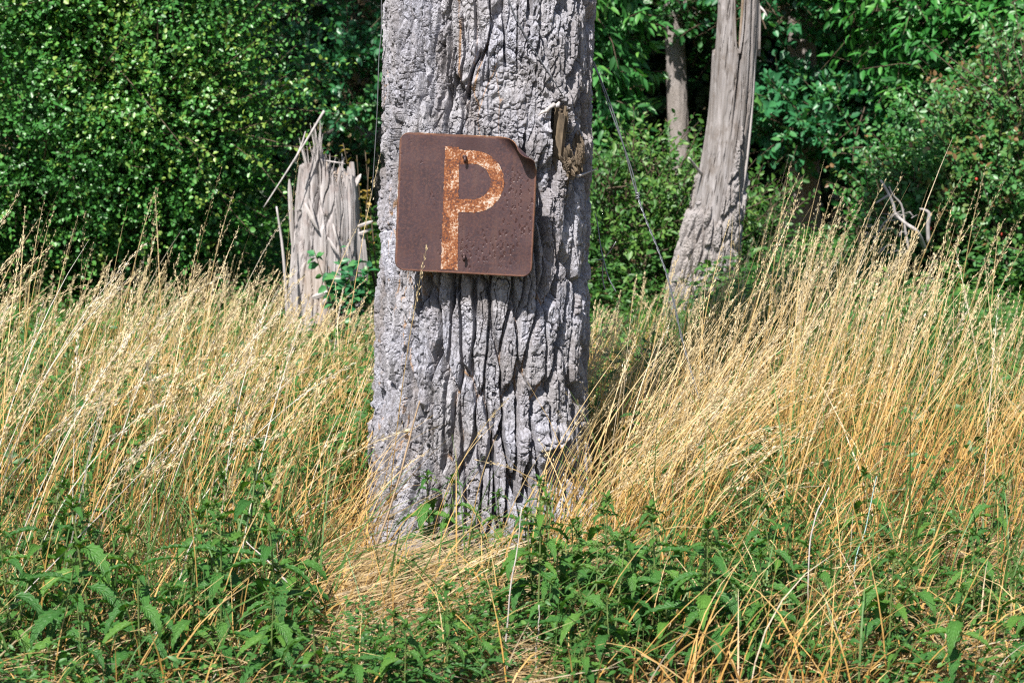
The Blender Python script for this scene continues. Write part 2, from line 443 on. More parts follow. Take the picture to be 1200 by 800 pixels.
nt.links.new(bump(nt, hh, .5, .0025), p.inputs['Normal']); nt.links.new(p.outputs[0], out.inputs[0])
M['plate'] = m
m, nt, out = mat_new('rusted_letter')
n1 = noise(nt, 150, 4, .8); n2 = noise(nt, 22, 4, .6)
thr = mth(nt, 'ADD', n1, mth(nt, 'MULTIPLY', mth(nt, 'SUBTRACT', n2, .515), .72))
c = ramp(nt, thr, [(.36, (.062, .032, .030)), (.46, (.17, .056, .022)), (.54, (.26, .094, .032)), (.60, (.36, .25, .18)), (.69, (.48, .42, .38))])
p = node(nt, "ShaderNodeBsdfPrincipled", ins={'Base Color': c, 'Roughness': .8, 'Specular IOR Level': .25})
nt.links.new(bump(nt, n1, .7, .0025), p.inputs['Normal']); nt.links.new(p.outputs[0], out.inputs[0])
M['letter'] = m
m, nt, out = mat_new('flaking_rim')
n1 = noise(nt, 14, 3, .6); n2 = noise(nt, 160, 3, .7)
c = ramp(nt, mth(nt, 'ADD', n1, mth(nt, 'MULTIPLY', mth(nt, 'SUBTRACT', n2, .5), .25)), [(.46, (.09, .042, .03)), (.56, (.26, .12, .05)), (.60, (.60, .58, .53))])
p = node(nt, "ShaderNodeBsdfPrincipled", ins={'Base Color': c, 'Roughness': .7})
nt.links.new(p.outputs[0], out.inputs[0])
M['rim'] = m
M['bolt'] = simple('rusty_bolt', (.06, .035, .035), .5, .3, 80, .6)
M['stub'] = simple('rotten_wood', (.105, .078, .052), .85, .75, 60, bmp=.7, sc=(1, 1, .25))

# ------------------------------------------------------------------ ground
a = np.concatenate([-np.geomspace(600, 12, 14), np.linspace(-9, 9, 90), np.geomspace(12, 600, 14)])
b = np.concatenate([[-400, -100, -30, -10, -3], np.linspace(0, 26, 120), np.geomspace(29, 900, 16)])
X, Y = np.meshgrid(a, b)
Z = gz(X, Y)
nu, nv = len(a), len(b)
i, j = np.meshgrid(np.arange(nv - 1), np.arange(nu - 1), indexing='ij')
g = MB(); g.add(np.stack([X, Y, Z], -1), np.stack([i * nu + j, i * nu + j + 1, (i + 1) * nu + j + 1, (i + 1) * nu + j], -1))
put(g.build('ground', M['ground']), kind='structure')

# ------------------------------------------------------------------ trunks
def grid_quads(nr, nc, wrap=True):
    i, j = np.meshgrid(np.arange(nr - 1), np.arange(nc if wrap else nc - 1), indexing='ij')
    jn = (j + 1) % nc
    return np.stack([i * nc + j, i * nc + jn, (i + 1) * nc + jn, (i + 1) * nc + j], -1).reshape(-1, 4)

def thetas(nf, nb, half=1.9):
    """columns round a trunk, closer together on the side that faces the path (theta 0 = towards -y)"""
    return np.concatenate([np.linspace(-half, half, nf, endpoint=False), np.linspace(half, 2 * math.pi - half, nb, endpoint=False)])

TY = 6.36
base_c = at(561, 619, TY); top_c = at(575, 0, TY)
def t_axis(z):
    f = (z - base_c[2]) / (top_c[2] - base_c[2])
    return base_c[0] + (top_c[0] - base_c[0]) * f, TY + .02 * f
def t_rad(z, th):
    h = np.clip(z, -.2, 9)
    r = .353 - .012 * np.clip(h, 0, 2.2) - .013 * np.clip(h - 2.2, 0, 9)
    flare = np.exp(-np.clip(h + .06, 0, 3) / .12)
    r = r + flare * (.03 + .05 * ss(-.3, 1, np.cos(3 * th + 2.2)) )
    return r + .008 * np.sin(2 * th + h * 1.3) + .006 * np.sin(3 * th - h)
def trunk_relief(th, z):
    u = th * .35
    wu = u + .030 * fbm(u * 4.5, z * 1.8, 21, 3) + .010 * fbm(u * 22, z * 10, 22, 3)
    wz = z + .03 * fbm(u * 9, z * 5, 23, 3)
    low = 1 - ss(.85, 1.25, z + .1 * fbm(u * 6, z * 2, 30, 2))
    mid = ss(-.62, -.35, th) 
    right = ss(.55, .8, th)
    bold = np.clip(low * mid + .7 * right, 0, 1)
    f1, f2, cid = worley(wu / .043 + 31, wz / .27 + 5, 2)
    d = f2 - f1
    r1 = ss(.07, .27, d)
    f1b, f2b, cidb = worley(wu / .062 + 11, wz / .16 + 9, 12)
    rb = ss(.0, .12, f2b - f1b)
    # irregular cracks: the zero lines of two stretched noises
    c1 = np.abs(fbm(wu * 17 + 5, wz * 34, 33, 3)); c2 = np.abs(fbm(wu * 40 + 9, wz * 13, 34, 3)); c3 = np.abs(fbm(u * 55, z * 48, 35, 3))
    k1 = (1 - ss(0.01, .07, c1)) * ss(.35, .6, vnoise(u * 12, z * 10, 62)); k2 = (1 - ss(0.01, .07, c2)) * ss(.3, .6, vnoise(u * 8 + 9, z * 6, 63)); k3 = (1 - ss(.01, .12, c3)) * ss(.35, .6, vnoise(u * 20, z * 20, 65))
    ter = fbm(wu * 20, wz * 9, 36, 4) * 3.2
    tf = ter - np.floor(ter); ter = np.floor(ter) + ss(.72, .95, tf); ter = ter * (1 + .9 * (1 - ss(-.6, -.35, th)))
    fin = fbm(u * 75, z * 60, 44, 3)
    deep = (.013 + .036 * bold) * (.45 + .9 * vnoise(u * 9, z * 3, 60))
    fl1, fl2, cidl = worley(wu / .058 + 17, wz / .42 + 3, 38)
    rn = ss(.035, .15, fl2 - fl1)
    h = -(1 - r1) * deep * ss(0, .5, bold) - (1 - rn) * .024 * (1 - bold) * ss(.22, .5, vnoise(u * 8, z * 3.5, 66)) + (cidl - .5) * .012 * (1 - bold)
    long_ = np.abs(fbm(wu * 15 + 70, wz * 1.9, 37, 4))
    h += -(1 - ss(.016, .085, long_)) * .042 * (1 - .5 * bold) * ss(.3, .55, vnoise(u * 6 + 3, z * 4, 61))
    h += -(1 - rb) * .010 * (1 - bold) * ss(.4, .65, vnoise(u * 7 + 3, z * 4, 64))
    h += (cid - .5) * (.004 + .010 * bold) + (cidb - .5) * .007 * (1 - bold)
    h += ter * .0040 - k1 * .010 * ss(.3, .6, vnoise(u * 5, z * 5, 67)) - k2 * .012 - k3 * .0035
    k4 = 1 - ss(.01, .10, np.abs(fbm(u * 95, z * 55, 39, 2)))
    h += fin * .0032 - k4 * .0035 * ss(.35, .55, vnoise(u * 14, z * 9, 68)) + .0035 * fbm(wu * 105, wz * 13, 40, 2)
    # old scar above the sign: an arch of ridges round a lumpy heart
    zs, ths = at(592, 128, 6.0)[2], math.asin((592 - 570) / F_PX * 6.02 / .34)
    du, dz = (th - ths) * .34, z - zs
    q = np.hypot(du * 1.05, np.where(dz > 0, dz * .8, dz))
    heart = 1 - ss(.085, .125, q)
    lf1, lf2, _ = worley((u + .008 * fbm(u * 40, z * 40, 78, 2)) / .024 + 7, (z + .008 * fbm(u * 40 + 9, z * 40, 79, 2)) / .018, 71)
    lump = -(1 - ss(0, .45, lf2 - lf1)) * .007 * ss(.3, .6, vnoise(u * 30, z * 30, 76)) - k1 * .006 - k3 * .004 + fbm(u * 28, z * 22, 77, 3) * .008
    h = h * (1 - .85 * heart) + heart * (lump - .003 + fin * .004)
    chev = np.sin((np.abs(du) * 1.1 + dz) / .028 * math.pi * 2 * .5 + 4.5 * fbm(u * 11, z * 11, 73, 4))
    band = np.exp(-((q - .14) / .045) ** 2) * ss(-.05, .05, dz)
    h += band * (chev * .0055 + .004)
    # hollow round the broken branch stub
    zk, thk = at(657, 160, 6.08)[2], .70
    e = (((th - thk) * .34 + .018 * fbm(u * 26, z * 18, 83, 3)) / .036) ** 2 + ((z - zk + .03 * fbm(u * 20 + 5, z * 20, 84, 3)) / .078) ** 2
    h -= .075 * np.exp(-e ** 2)
    rimk = np.exp(-((np.sqrt(e) - 1.45) / .35) ** 2)
    h += .022 * np.exp(-((th - thk + .08) * .34 / .10) ** 2 - ((z - zk) / .15) ** 2) * (1 - np.exp(-e ** 2))
    h += rimk * (.026 * vnoise(u * 34, z * 26, 75) - .006 + .010 * fbm(u * 60, z * 40, 85, 3))
    # crack that runs down from the hollow past the edge of the sign
    cu = thk * .34 - .050 + .012 * np.sin(z * 9) + .012 * fbm(z * 14, z * 0, 86, 3)
    h -= .045 * np.exp(-((u - cu) / .010) ** 2) * ss(.75, 1., z) * (1 - ss(zk - .1, zk - .02, z))
    # swollen root scar at the foot
    zr, thr = at(655, 525, 6.0)[2], .55
    er = np.hypot((th - thr) * .34 / .11, (z - zr) / .06)
    h += .035 * np.exp(-er ** 2) + np.where(er < 1.6, .008 * np.sin(er * 9), 0) * np.exp(-er)
    inner = (1 - ss(.0, .05, d)) * ss(.56, .70, vnoise(u * 11 + 40, z * 2.2, 80)) * .9
    inner += np.exp(-((u - (-.085 + .006 * np.sin(z * 7))) / .0028) ** 2) * ss(1.38, 1.45, z) * ss(.4, .6, vnoise(z * 14, u * 0, 81)) * .8
    tone = .5 + (cid - .5) * .55 + (cidb - .5) * .5 + .3 * fbm(u * 3, z * 2, 82, 2)
    return h, np.clip(inner, 0, 1), np.clip(tone, 0, 1)

old_tree = put(empty('old_tree', (float(base_c[0]), TY, 0)), 'thick grey trunk of a standing tree with deeply furrowed bark, rusty sign nailed to it', 'tree')
th = thetas(760, 110)
zz = np.concatenate([np.arange(-.22, 2.12, .0023), np.linspace(2.13, 7.5, 160)])
TH, ZZ = np.meshgrid(th, zz)
H, INN, TON = trunk_relief(TH, ZZ)
R = t_rad(ZZ, TH) + H
ax, ay = t_axis(ZZ)
V = np.stack([ax + R * np.sin(TH), ay - R * np.cos(TH), ZZ], -1) - np.array(old_tree.location)
mb = MB(); mb.add(V, grid_quads(len(zz), len(th)), inner=INN.ravel(), tone=TON.ravel())
trunk = mb.build('trunk', M['bark'], old_tree, smooth=False)

def on_trunk(px, py, lift=.0):
    """point on the front of the big trunk under a pixel"""
    Y = TY - .34
    for _ in range(12):
        q = at(px, py, Y)
        cx, cy = t_axis(q[2])
        s = np.clip((q[0] - cx) / .342, -.995, .995)
        Y = cy - (t_rad(q[2], math.asin(s)) + lift) * math.sqrt(1 - s * s)
    return at(px, py, Y)

# broken stub of a branch in its hollow, with a splinter and a rotten lump under it
def lump_mesh(mb, c, r, seed, n=26, m=18, amp=.3, fr=3., **at_):
    u, v = np.meshgrid(np.linspace(0, 2 * math.pi, n, endpoint=False), np.linspace(0.02, math.pi - .02, m))
    d = np.stack([np.sin(v) * np.cos(u), np.sin(v) * np.sin(u), np.cos(v)], -1)
    k = 1 + amp * (fbm(d[..., 0] * fr + 5 + d[..., 2] * 2, d[..., 1] * fr + seed + d[..., 2], seed, 4))
    mb.add(np.asarray(c) + d * k[..., None] * np.asarray(r), grid_quads(m, n), **at_)
loc0 = np.array(old_tree.location)
mb = MB()
p0, p1 = on_trunk(652, 183, -.03), on_trunk(658, 127, .016)
for k in range(16):
    a_ = k / 16 * 2 * math.pi
    o_ = np.array([math.cos(a_) * .016, math.sin(a_) * .012, 0])
    top = p1 + o_ * 1.1 + np.array([0, 0, rng.uniform(-.03, .012)])
    mb.tube(spline([p0 + o_, (p0 + top) / 2 + o_ * .3, top], 8) - loc0, np.linspace(.012, .008, 8) * rng.uniform(.5, 1.1), 5)
lump_mesh(mb, on_trunk(662, 192, -.004) - loc0, (.030, .03, .046), 4, amp=1.1, fr=4, n=60, m=44)
lump_mesh(mb, on_trunk(677, 180, -.004) - loc0, (.018, .02, .05), 9, amp=.8, fr=4, n=60, m=44)
mb.build('broken_stub', M['stub'], old_tree, smooth=False)
mb = MB()
q = [on_trunk(632, 137, .03), on_trunk(643, 126, .035), on_trunk(655, 121, .02)]
mb.tube(spline(q, 10) - loc0 + .004 * rng.normal(0, 1, (10, 3)), np.array([.001, .004, .006, .004, .007, .006, .008, .006, .009, .004]), 5, inner=0.)
mb.build('splinter', M['dead'], old_tree); mb = MB()
q = [on_trunk(676, 207, .012), on_trunk(687, 203, .022), on_trunk(699, 198, .03)]
mb.tube(spline(q, 8) - loc0, np.linspace(.005, .002, 8), 6)
mb.build('splinter', M['dead'], old_tree)

# ------------------------------------------------------------------ the sign
SGN = .412; SHALF = SGN / 2; CR = .030
sc_ = at(546, 240, 5.975)
sign = put(empty('parking_sign', sc_), 'rusty brown square sign with pale letter P, nailed to the trunk', 'sign')
sign.rotation_euler = (math.radians(-1.0), math.radians(2.6), math.radians(-4))
def bend(x, z):
    """the top right corner curls forward and down"""
    n = np.array([.66, .751]); n = n / np.linalg.norm(n)
    s = x * n[0] + z * n[1] - (.206 * n[0] + .206 * n[1] - .086)
    r = .031
    s_ = np.clip(s, 0, None)
    sn = np.where(s > 0, r * np.sin(s_ / r), s)
    out_ = np.where(s > 0, r * (1 - np.cos(s_ / r)), 0)
    return x + (sn - s) * n[0], -out_, z + (sn - s) * n[1], s_ / r, n
def half_w(z):
    d = np.clip(np.abs(z) - (SHALF - CR), 0, CR)
    return SHALF - CR + np.sqrt(np.maximum(CR ** 2 - d ** 2, 0))
def sheet(zs, xs01, thick, y0):
    Zg = np.repeat(zs[:, None], len(xs01), 1)
    Xg = half_w(Zg) * xs01[None]
    x, y, z, an, n = bend(Xg, Zg)
    return np.stack([x, y + y0 , z], -1)
zs = np.concatenate([SHALF - CR + CR * np.sin(np.linspace(math.pi / 2, 0, 14)), np.linspace(SHALF - CR, -(SHALF - CR), 84)[1:-1], -(SHALF - CR + CR * np.sin(np.linspace(0, math.pi / 2, 14)))])
xs = np.linspace(-1, 1, 90)
dent = lambda V: V + np.stack([0 * V[..., 0], .0022 * fbm(V[..., 0] * 9 + 4, V[..., 2] * 9, 90, 2), 0 * V[..., 0]], -1)
Fv, Bv = dent(sheet(zs, xs, 0, 0)), dent(sheet(zs, xs, 0, 0)) + np.array([0, .0035, 0])
nr, nc = len(zs), len(xs)
mb = MB()
Qf = grid_quads(nr, nc, False)
mb.add(Fv, Qf)
mb.add(Bv, Qf[:, ::-1])
mb.build('plate', M['plate'], sign)
# rim: the turned-back edge of the plate
loop = np.concatenate([np.arange(nc), (np.arange(1, nr) * nc + nc - 1), ((nr - 1) * nc + np.arange(nc - 2, -1, -1)), (np.arange(nr - 2, 0, -1) * nc)])
e0 = Fv.reshape(-1, 3)[loop]; 
cen = e0.mean(0)
outw = nrm((e0 - cen) * np.array([1, 0, 1]))
ring_ = [e0 + outw * .0006 + np.array([0, -.0006, 0]), e0 + outw * .0022 + np.array([0, .001, 0]), e0 + outw * .0022 + np.array([0, .011, 0]), e0 - outw * .0015 + np.array([0, .011, 0])]
nl = len(loop)
mb = MB(); mb.add(np.concatenate(ring_), grid_quads(4, nl))
mb.build('rim', M['rim'], sign)
# letter P, cut with a worn edge and a hair proud of the plate
def letter_P():
    U = lambda u: (u - .5) * SGN
    Vv = lambda v: (.5 - v) * SGN
    mb = MB()
    jit = lambda P, s: P + np.stack([.0026 * fbm(P[:, 1] * 160 + s, P[:, 0] * 160, 91, 3), .0026 * fbm(P[:, 0] * 160 + s, P[:, 1] * 160, 92, 3)], -1)
    def strip(A, B, n, lift=.0011):
        A, B = jit(A, 3.), jit(B, 8.)
        f = np.linspace(0, 1, n)[:, None, None]
        G = A[None] * (1 - f) + B[None] * f
        x, y, z = G[..., 0], 0 * G[..., 0], G[..., 1]
        yy = .0022 * fbm(x * 9 + 4, z * 9, 90, 2) - lift
        mb.add(np.stack([x, yy, z], -1), grid_quads(n, A.shape[0], False))
    k = np.linspace(0, 1, 150)
    strip(np.stack([U(.330 + .006 * k), Vv(.085 + .895 * k)], -1), np.stack([U(.432 + .028 * k), Vv(.085 + .895 * k)], -1), 14)
    # bowl: flat runs from the stem, then a half ring
    cu, cv, ro, ri = .545, .330, .225, .128
    an = np.linspace(-math.pi / 2, math.pi / 2, 120)
    Oo = np.stack([cu + ro * np.cos(an), cv + ro * np.sin(an)], -1); Ii = np.stack([cu + ri * np.cos(an), cv + ri * np.sin(an)], -1)
    l = np.linspace(0, 1, 24)[:-1, None]
    Oo = np.concatenate([np.array([[.4385, cv - ro]]) * (1 - l) + Oo[:1] * l, Oo, Oo[-1:] * l + np.array([[.452, cv + ro]]) * 0 + (1 - l)[::1] * 0]) if False else Oo
    def run(p, q, n=24):
        f = np.linspace(0, 1, n)[:, None]; return np.array(p) * (1 - f) + np.array(q) * f
    Oo = np.concatenate([run((.425, cv - ro), Oo[0])[:-1], Oo, run(Oo[-1], (.44, cv + ro))[1:]])
    Ii = np.concatenate([run((.43, cv - ri), Ii[0])[:-1], Ii, run(Ii[-1], (.435, cv + ri))[1:]])
    to = lambda Q: np.stack([U(Q[:, 0]), Vv(Q[:, 1])], -1)
    strip(to(Oo), to(Ii), 12, .0008)
    return mb
letter_P().build('letter', M['letter'], sign)
for (u, v) in ((.480, .150), (.505, .865)):
    mb = MB()
    x, z = (u - .5) * SGN, (.5 - v) * SGN
    mb.tube([(x, .03, z), (x, -.005, z), (x - .001, -.010, z - .002), (x - .001, -.012, z - .002)], [.004, .004, .0075, .004], 10)
    mb.tube([(x, -.008, z), (x + .001, -.014, z - .010), (x, -.012, z - .019)], [.005, .0045, .003], 8)
    mb.build('nail', M['bolt'], sign)

# ------------------------------------------------------------------ wires
def wire(name, strands, label, extra=None):
    root = None
    mb = MB()
    for pts, r, n in strands: mb.tube(spline(pts, n), r, 6)
    o = mb.build(name, M['wire'])
    return put(o, label, 'wire')
wire('fence_wire', [([on_trunk(px, py, .022) for px, py in ((585, -40), (597, 2), (612, 35), (634, 72), (652, 100), (666, 124))], .0019, 40)], 'thin grey wire slanting down across the bark into the broken stub')
A_ = lambda px, py, Y: at(px, py, Y)
def twist(pts, n, amp, turns, ph):
    P = spline(pts, n)
    t = np.linspace(0, 1, n)
    return P + amp * np.stack([np.cos(t * turns * 6.28 + ph), np.sin(t * turns * 6.28 + ph), 0 * t], -1)
wp = [A_(694, 72, 6.42), A_(703, 92, 6.42), A_(722, 145, 6.42), A_(738, 195, 6.42), A_(747, 230, 6.42)]
wp2 = [A_(747, 230, 6.42), A_(757, 258, 6.40), A_(772, 295, 6.38), A_(785, 335, 6.36), A_(800, 400, 6.34), A_(820, 470, 6.30)]
st = [(twist(wp, 60, .0035, 1.2, 0), .0022, 60), (twist(wp, 60, .0035, 1.2, 3.14), .0022, 60), (twist(wp2, 60, .0022, 9, 0), .0019, 60), (twist(wp2, 60, .0022, 9, 3.14), .0019, 60)]
kn = A_(747, 230, 6.42)
tt_ = np.linspace(0, 1, 30)
st.append((kn + np.stack([.007 * np.cos(tt_ * 19), .007 * np.sin(tt_ * 19), (tt_ - .5) * .025], -1), .002, 60))
wire('twisted_wire', st, 'twisted double wire slanting down from the trunk into grass, knotted halfway')
st = [([A_(697, 250, 6.44), A_(700, 262, 6.44), A_(704, 290, 6.43), A_(707, 303, 6.42)], .002, 30),
      ([A_(707, 303, 6.42), A_(706, 325, 6.42), A_(709, 340, 6.42)], .0025, 20), ([A_(707, 303, 6.42), A_(713, 325, 6.41), A_(722, 342, 6.40)], .0022, 20),
      ([A_(698, 305, 6.42), A_(707, 303, 6.42), A_(715, 294, 6.42), A_(722, 283, 6.42)], .0018, 20)]
wire('barbed_wire', st, 'short end of barbed wire hanging against the lower right edge of trunk')
wire('loose_wire', [([A_(449, -30, 6.3), A_(447, 5, 6.3), A_(447, 35, 6.3), A_(444, 70, 6.3), A_(442, 130, 6.3), A_(436, 230, 6.32)], .0016, 40)], 'thin wire hanging straight down along the upper left edge of trunk')

# ------------------------------------------------------------------ grey snag on the right and shattered stump on the left
def polyaxis(pts, n):
    P = spline(pts, n)
    return P
SY = 10.8
snag = put(empty('broken_trunk', at(822, 384, SY)), 'tall leaning grey dead trunk with split top and bark left round its foot', 'dead tree')
sl = np.array(snag.location)
axp = [at(816, 415, SY), at(822, 332, SY), at(840, 237, SY), at(855, 140, SY), at(861, 60, SY), at(864, 0, SY), at(866, -60, SY)]
NZ = 260
ax_ = spline(axp, NZ)
rad_ = np.interp(np.linspace(0, 6, NZ), range(7), np.array([84, 69, 56, 53, 53, 55, 55]) / 2 / F_PX * SY)
th = thetas(170, 50)
TH, K = np.meshgrid(th, np.arange(NZ))
vv = ax_[K, 2]
gr = fbm(TH * 9 + .6 * fbm(vv * 3, TH * 2, 7, 2), vv * .7, 101, 4)
gash = np.exp(-((TH - (.18 + .10 * np.sin(vv * 4))) / .05) ** 2) * ss(1.0, 1.5, vv)
gash2 = np.exp(-((TH - (.62 + .05 * np.sin(vv * 6))) / .04) ** 2) * ss(.9, 1.3, vv)
R = rad_[K] * (1 + .03 * gr) - .040 * gash - .022 * gash2 + .006 * np.sin(2 * TH + 1)
R = R - .004 * ss(.2, .35, fbm(TH * 3, vv * 4, 111, 3)) - .012 * (1 - ss(0, .03, np.abs(fbm(TH * 5 + 3, vv * .9, 112, 3)))) - .005 * (1 - ss(0, .05, np.abs(fbm(TH * 13, vv * 1.6, 113, 3))))
V = np.stack([ax_[K, 0] + R * np.sin(TH), ax_[K, 1] - R * np.cos(TH), vv], -1)
# split top: the rim height changes with the angle
topz = {}
zt = at(860, 2, SY)[2]
def top_of(t):
    t = np.asarray(t)
    h = zt + .02 + .05 * fbm(t * 6, 0 * t, 120, 3)
    h = h + .16 * np.exp(-((t + .55) / .33) ** 2) - .30 * np.exp(-((t + .03) / .2) ** 4) + .02 * np.exp(-((t - .55) / .25) ** 2) - .30 * ss(1.0, 1.3, np.abs(np.where(t > math.pi, t - 2 * math.pi, t)))
    return h
cut = np.minimum(V[..., 2], top_of(TH))
V[..., 2] = cut
inn = ss(.35, .6, fbm(TH * 2.5, vv * 2.2, 130, 2)) * .35
mb = MB(); mb.add(V - sl, grid_quads(NZ, len(th)), inner=inn.ravel())
# inside wall of the split top
In = V[-70:].copy(); cx = ax_[-70:, None, :2]
In[..., :2] = cx + (In[..., :2] - cx) * .62
mb.add(In - sl, grid_quads(70, len(th))[:, ::-1], inner=.3)
a0 = 0; rimO = V[-1] - sl; rimI = In[-1] - sl
mb.add(np.concatenate([rimO, rimI]), grid_quads(2, len(th)), inner=.5)
mb.build('bare_wood', M['wood'], snag, smooth=False)
# bark
th = thetas(230, 60)
NB = 210
zi = np.linspace(0, NZ * .60, NB)
TH, K = np.meshgrid(th, zi)
axx = np.stack([np.interp(K, np.arange(NZ), ax_[:, c_]) for c_ in range(3)], -1)
Rb = np.interp(K, np.arange(NZ), rad_)
u = TH * .15
wu = u + .015 * fbm(u * 8, axx[..., 2] * 4, 140, 3)
f1, f2, cid = worley(wu / .033 + 7, axx[..., 2] / .17, 141)
g1_, g2_, _ = worley(wu / .016 + 7, axx[..., 2] / .02, 142)
hb = -(1 - ss(.05, .33, f2 - f1)) * .030 + (cid - .5) * .010 - (1 - ss(0, .25, g2_ - g1_)) * .006 + .005 * fbm(u * 90, axx[..., 2] * 60, 143, 2)
edge_z = .62 + .42 * np.exp(-((TH - .42) / .22) ** 2) - .10 * np.exp(-((TH - .0) / .2) ** 2) + .18 * ss(.9, 1.5, TH) + .02 * np.exp(-((TH + .7) / .3) ** 2) + .06 * fbm(TH * 7, 0 * TH, 144, 3)
edge_z = edge_z + at(836, 262, SY)[2] - .52
R = Rb + .028 + hb - .026 * ss(-.03, .0, axx[..., 2] - edge_z)
V = np.stack([axx[..., 0] + R * np.sin(TH), axx[..., 1] - R * np.cos(TH), axx[..., 2]], -1) - sl
Q = grid_quads(NB, len(th))
keep = (axx[..., 2] - edge_z).reshape(-1)[Q].max(1) < .004
mb = MB(); mb.add(V, Q[keep], inner=0.)
mb.build('bark', M['bark_brown'], snag, smooth=False)
mb = MB()
mb.tube(spline([at(823, 205, SY - .05), at(814, 194, SY - .12), at(807, 185, SY - .18)], 8) - sl, np.linspace(.009, .006, 8), 7)
mb.build('branch_stub', M['dead'], snag)
mb = MB()
mb.tube(spline([at(890, 8, SY), at(896, 14, SY - .02), at(899, 20, SY - .03)], 6) - sl, np.linspace(.008, .002, 6), 6)
mb.build('splinter', M['dead'], snag); mb = MB()
mb.tube(spline([at(884, 30, SY - .06), at(882, 110, SY - .06), at(875, 190, SY - .06), at(867, 240, SY - .05)], 24) - sl, np.linspace(.010, .007, 24), 7)
mb.build('splinter', M['dead'], snag)

LY = 10.5
stump = put(empty('shattered_stump', at(383, 395, LY)), 'short pale grey stump with shattered splintery top left of the sign tree', 'tree stump')
ul = np.array(stump.location)
axp = [at(380, 425, LY), at(381, 360, LY), at(382, 300, LY), at(383, 240, LY), at(383, 200, LY), at(383, 170, LY)]
NZ = 150
ax_ = spline(axp, NZ)
rad_ = np.interp(np.linspace(0, 5, NZ), range(6), np.array([104, 92, 82, 75, 66, 58]) / 2 / F_PX * LY)
th = thetas(200, 60)
TH, K = np.meshgrid(th, np.arange(NZ))
vv = ax_[K, 2]
f1, f2, cid = worley(TH * 3.4 + .5 * fbm(TH * 3, vv * 4, 150, 2), vv * 1.6, 151)
R = rad_[K] * (1 + .05 * fbm(TH * 3, vv * .8, 152, 3) + .09 * (cid - .5)) - (1 - ss(0, .10, f2 - f1)) * .012 + .0035 * fbm(TH * 22, vv * 2, 153, 3) - .016 * (1 - ss(.01, .07, np.abs(fbm(TH * 3 + 3, vv * 1.1, 154, 4)))) - .012 * ss(.25, .3, fbm(TH * 2.2, vv * 3, 155, 3))
R -= .04 * np.exp(-((TH + .25 + .3 * (vv - .8)) / .09) ** 2) * ss(.62, .75, vv) * (1 - ss(.88, .98, vv))
V = np.stack([ax_[K, 0] + R * np.sin(TH), ax_[K, 1] - R * np.cos(TH), vv], -1)
z0 = at(383, 212, LY)[2]
jag = fbm(TH[0] * 5, TH[0] * 0, 160, 2) * .04 + np.abs(fbm(TH[0] * 22, TH[0] * 0 + 3, 161, 2)) * .13 + .10 * np.exp(-((TH[0] + .45) / .4) ** 2) - .045 * np.exp(-((TH[0] - .7) / .5) ** 2)
V[..., 2] = np.minimum(V[..., 2], z0 + jag[None])
mb = MB(); mb.add(V - ul, grid_quads(NZ, len(th)), inner=(ss(.3, .6, fbm(TH * 2, vv * 3, 162, 2)) * .2).ravel())
top_r = V[-1] - ul
for f_, dz_ in ((.8, -.03), (.55, .02), (.25, -.02)):
    pass
cen = np.array([ax_[-1, 0], ax_[-1, 1], z0]) - ul
rings = [top_r]
for f_, k_ in ((.82, 170), (.6, 171), (.35, 172), (.05, 173)):
    r_ = cen + (top_r - cen) * np.array([f_, f_, 0]) + np.stack([0 * TH[0], 0 * TH[0], .05 * fbm(TH[0] * 4, TH[0] * 0, k_, 3) + .01], -1)
    rings.append(r_)
mb.add(np.concatenate(rings), grid_quads(5, len(th)), inner=.35)
mb.build('stump_wood', M['wood_pale'], stump, smooth=False)
mb = MB()      # slivers standing on the broken rim
for k in range(90):
    t_ = rng.uniform(-1.7, 1.7) if k > 30 else rng.normal(-.55, .35)
    f_ = rng.uniform(.45, 1.0)
    j_ = int(np.argmin(np.abs(th - t_)))
    b_ = cen + (top_r[j_] - cen) * np.array([f_, f_, 1]) - np.array([0, 0, .06])
    ln = rng.uniform(.06, .15) + (.07 if -1 < t_ < -.2 and f_ > .6 else 0)
    d_ = np.array([rng.normal(.0, .16), rng.normal(0, .16), 1.])
    w_ = rng.uniform(.0025, .011) * rng.uniform(.5, 1)
    mb.tube(np.array([b_, b_ + d_ * ln * .6, b_ + d_ * ln]), [w_, w_ * .8, .0008], 4, inner=rng.uniform(0, .2))
mb.build('splinters', M['dead'], stump, smooth=False)
mb = MB()      # broken plates that hang off the right side and a few loose strips on the front
def strip_piece(a_, b_, w_, th_=.012):
    mb.tube(spline([a_, (np.asarray(a_) + b_) / 2 + np.array([0, -.01, 0]), b_], 8) - ul, np.array([.3, .9, 1, 1, 1, .9, .7, .2]) * w_, 5, inner=.0)
strip_piece(at(418, 266, LY - .06), at(437, 259, LY - .08), .009)
strip_piece(at(416, 276, LY - .06), at(436, 268, LY - .05), .008)
strip_piece(at(416, 258, LY - .06), at(424, 340, LY - .02), .022)
strip_piece(at(424, 270, LY - .04), at(430, 330, LY - .02), .016)
strip_piece(at(410, 228, LY - .03), at(423, 204, LY - .02), .016)
strip_piece(at(357, 238, LY - .19), at(373, 270, LY - .20), .010)
strip_piece(at(362, 233, LY - .19), at(370, 262, LY - .20), .006)
strip_piece(at(384, 278, LY - .19), at(398, 300, LY - .20), .008)
strip_piece(at(390, 262, LY - .18), at(397, 288, LY - .19), .006)
strip_piece(at(339, 210, LY - .02), at(344, 300, LY - .02), .012)
strip_piece(at(373, 187, LY - .1), at(405, 192, LY - .12), .004)
strip_piece(at(362, 350, LY - .17), at(398, 338, LY - .22), .016)
strip_piece(at(372, 362, LY - .19), at(404, 330, LY - .24), .012)
strip_piece(at(385, 368, LY - .2), at(410, 345, LY - .24), .012)
mb.build('loose_strip', M['dead'], stump, smooth=False)

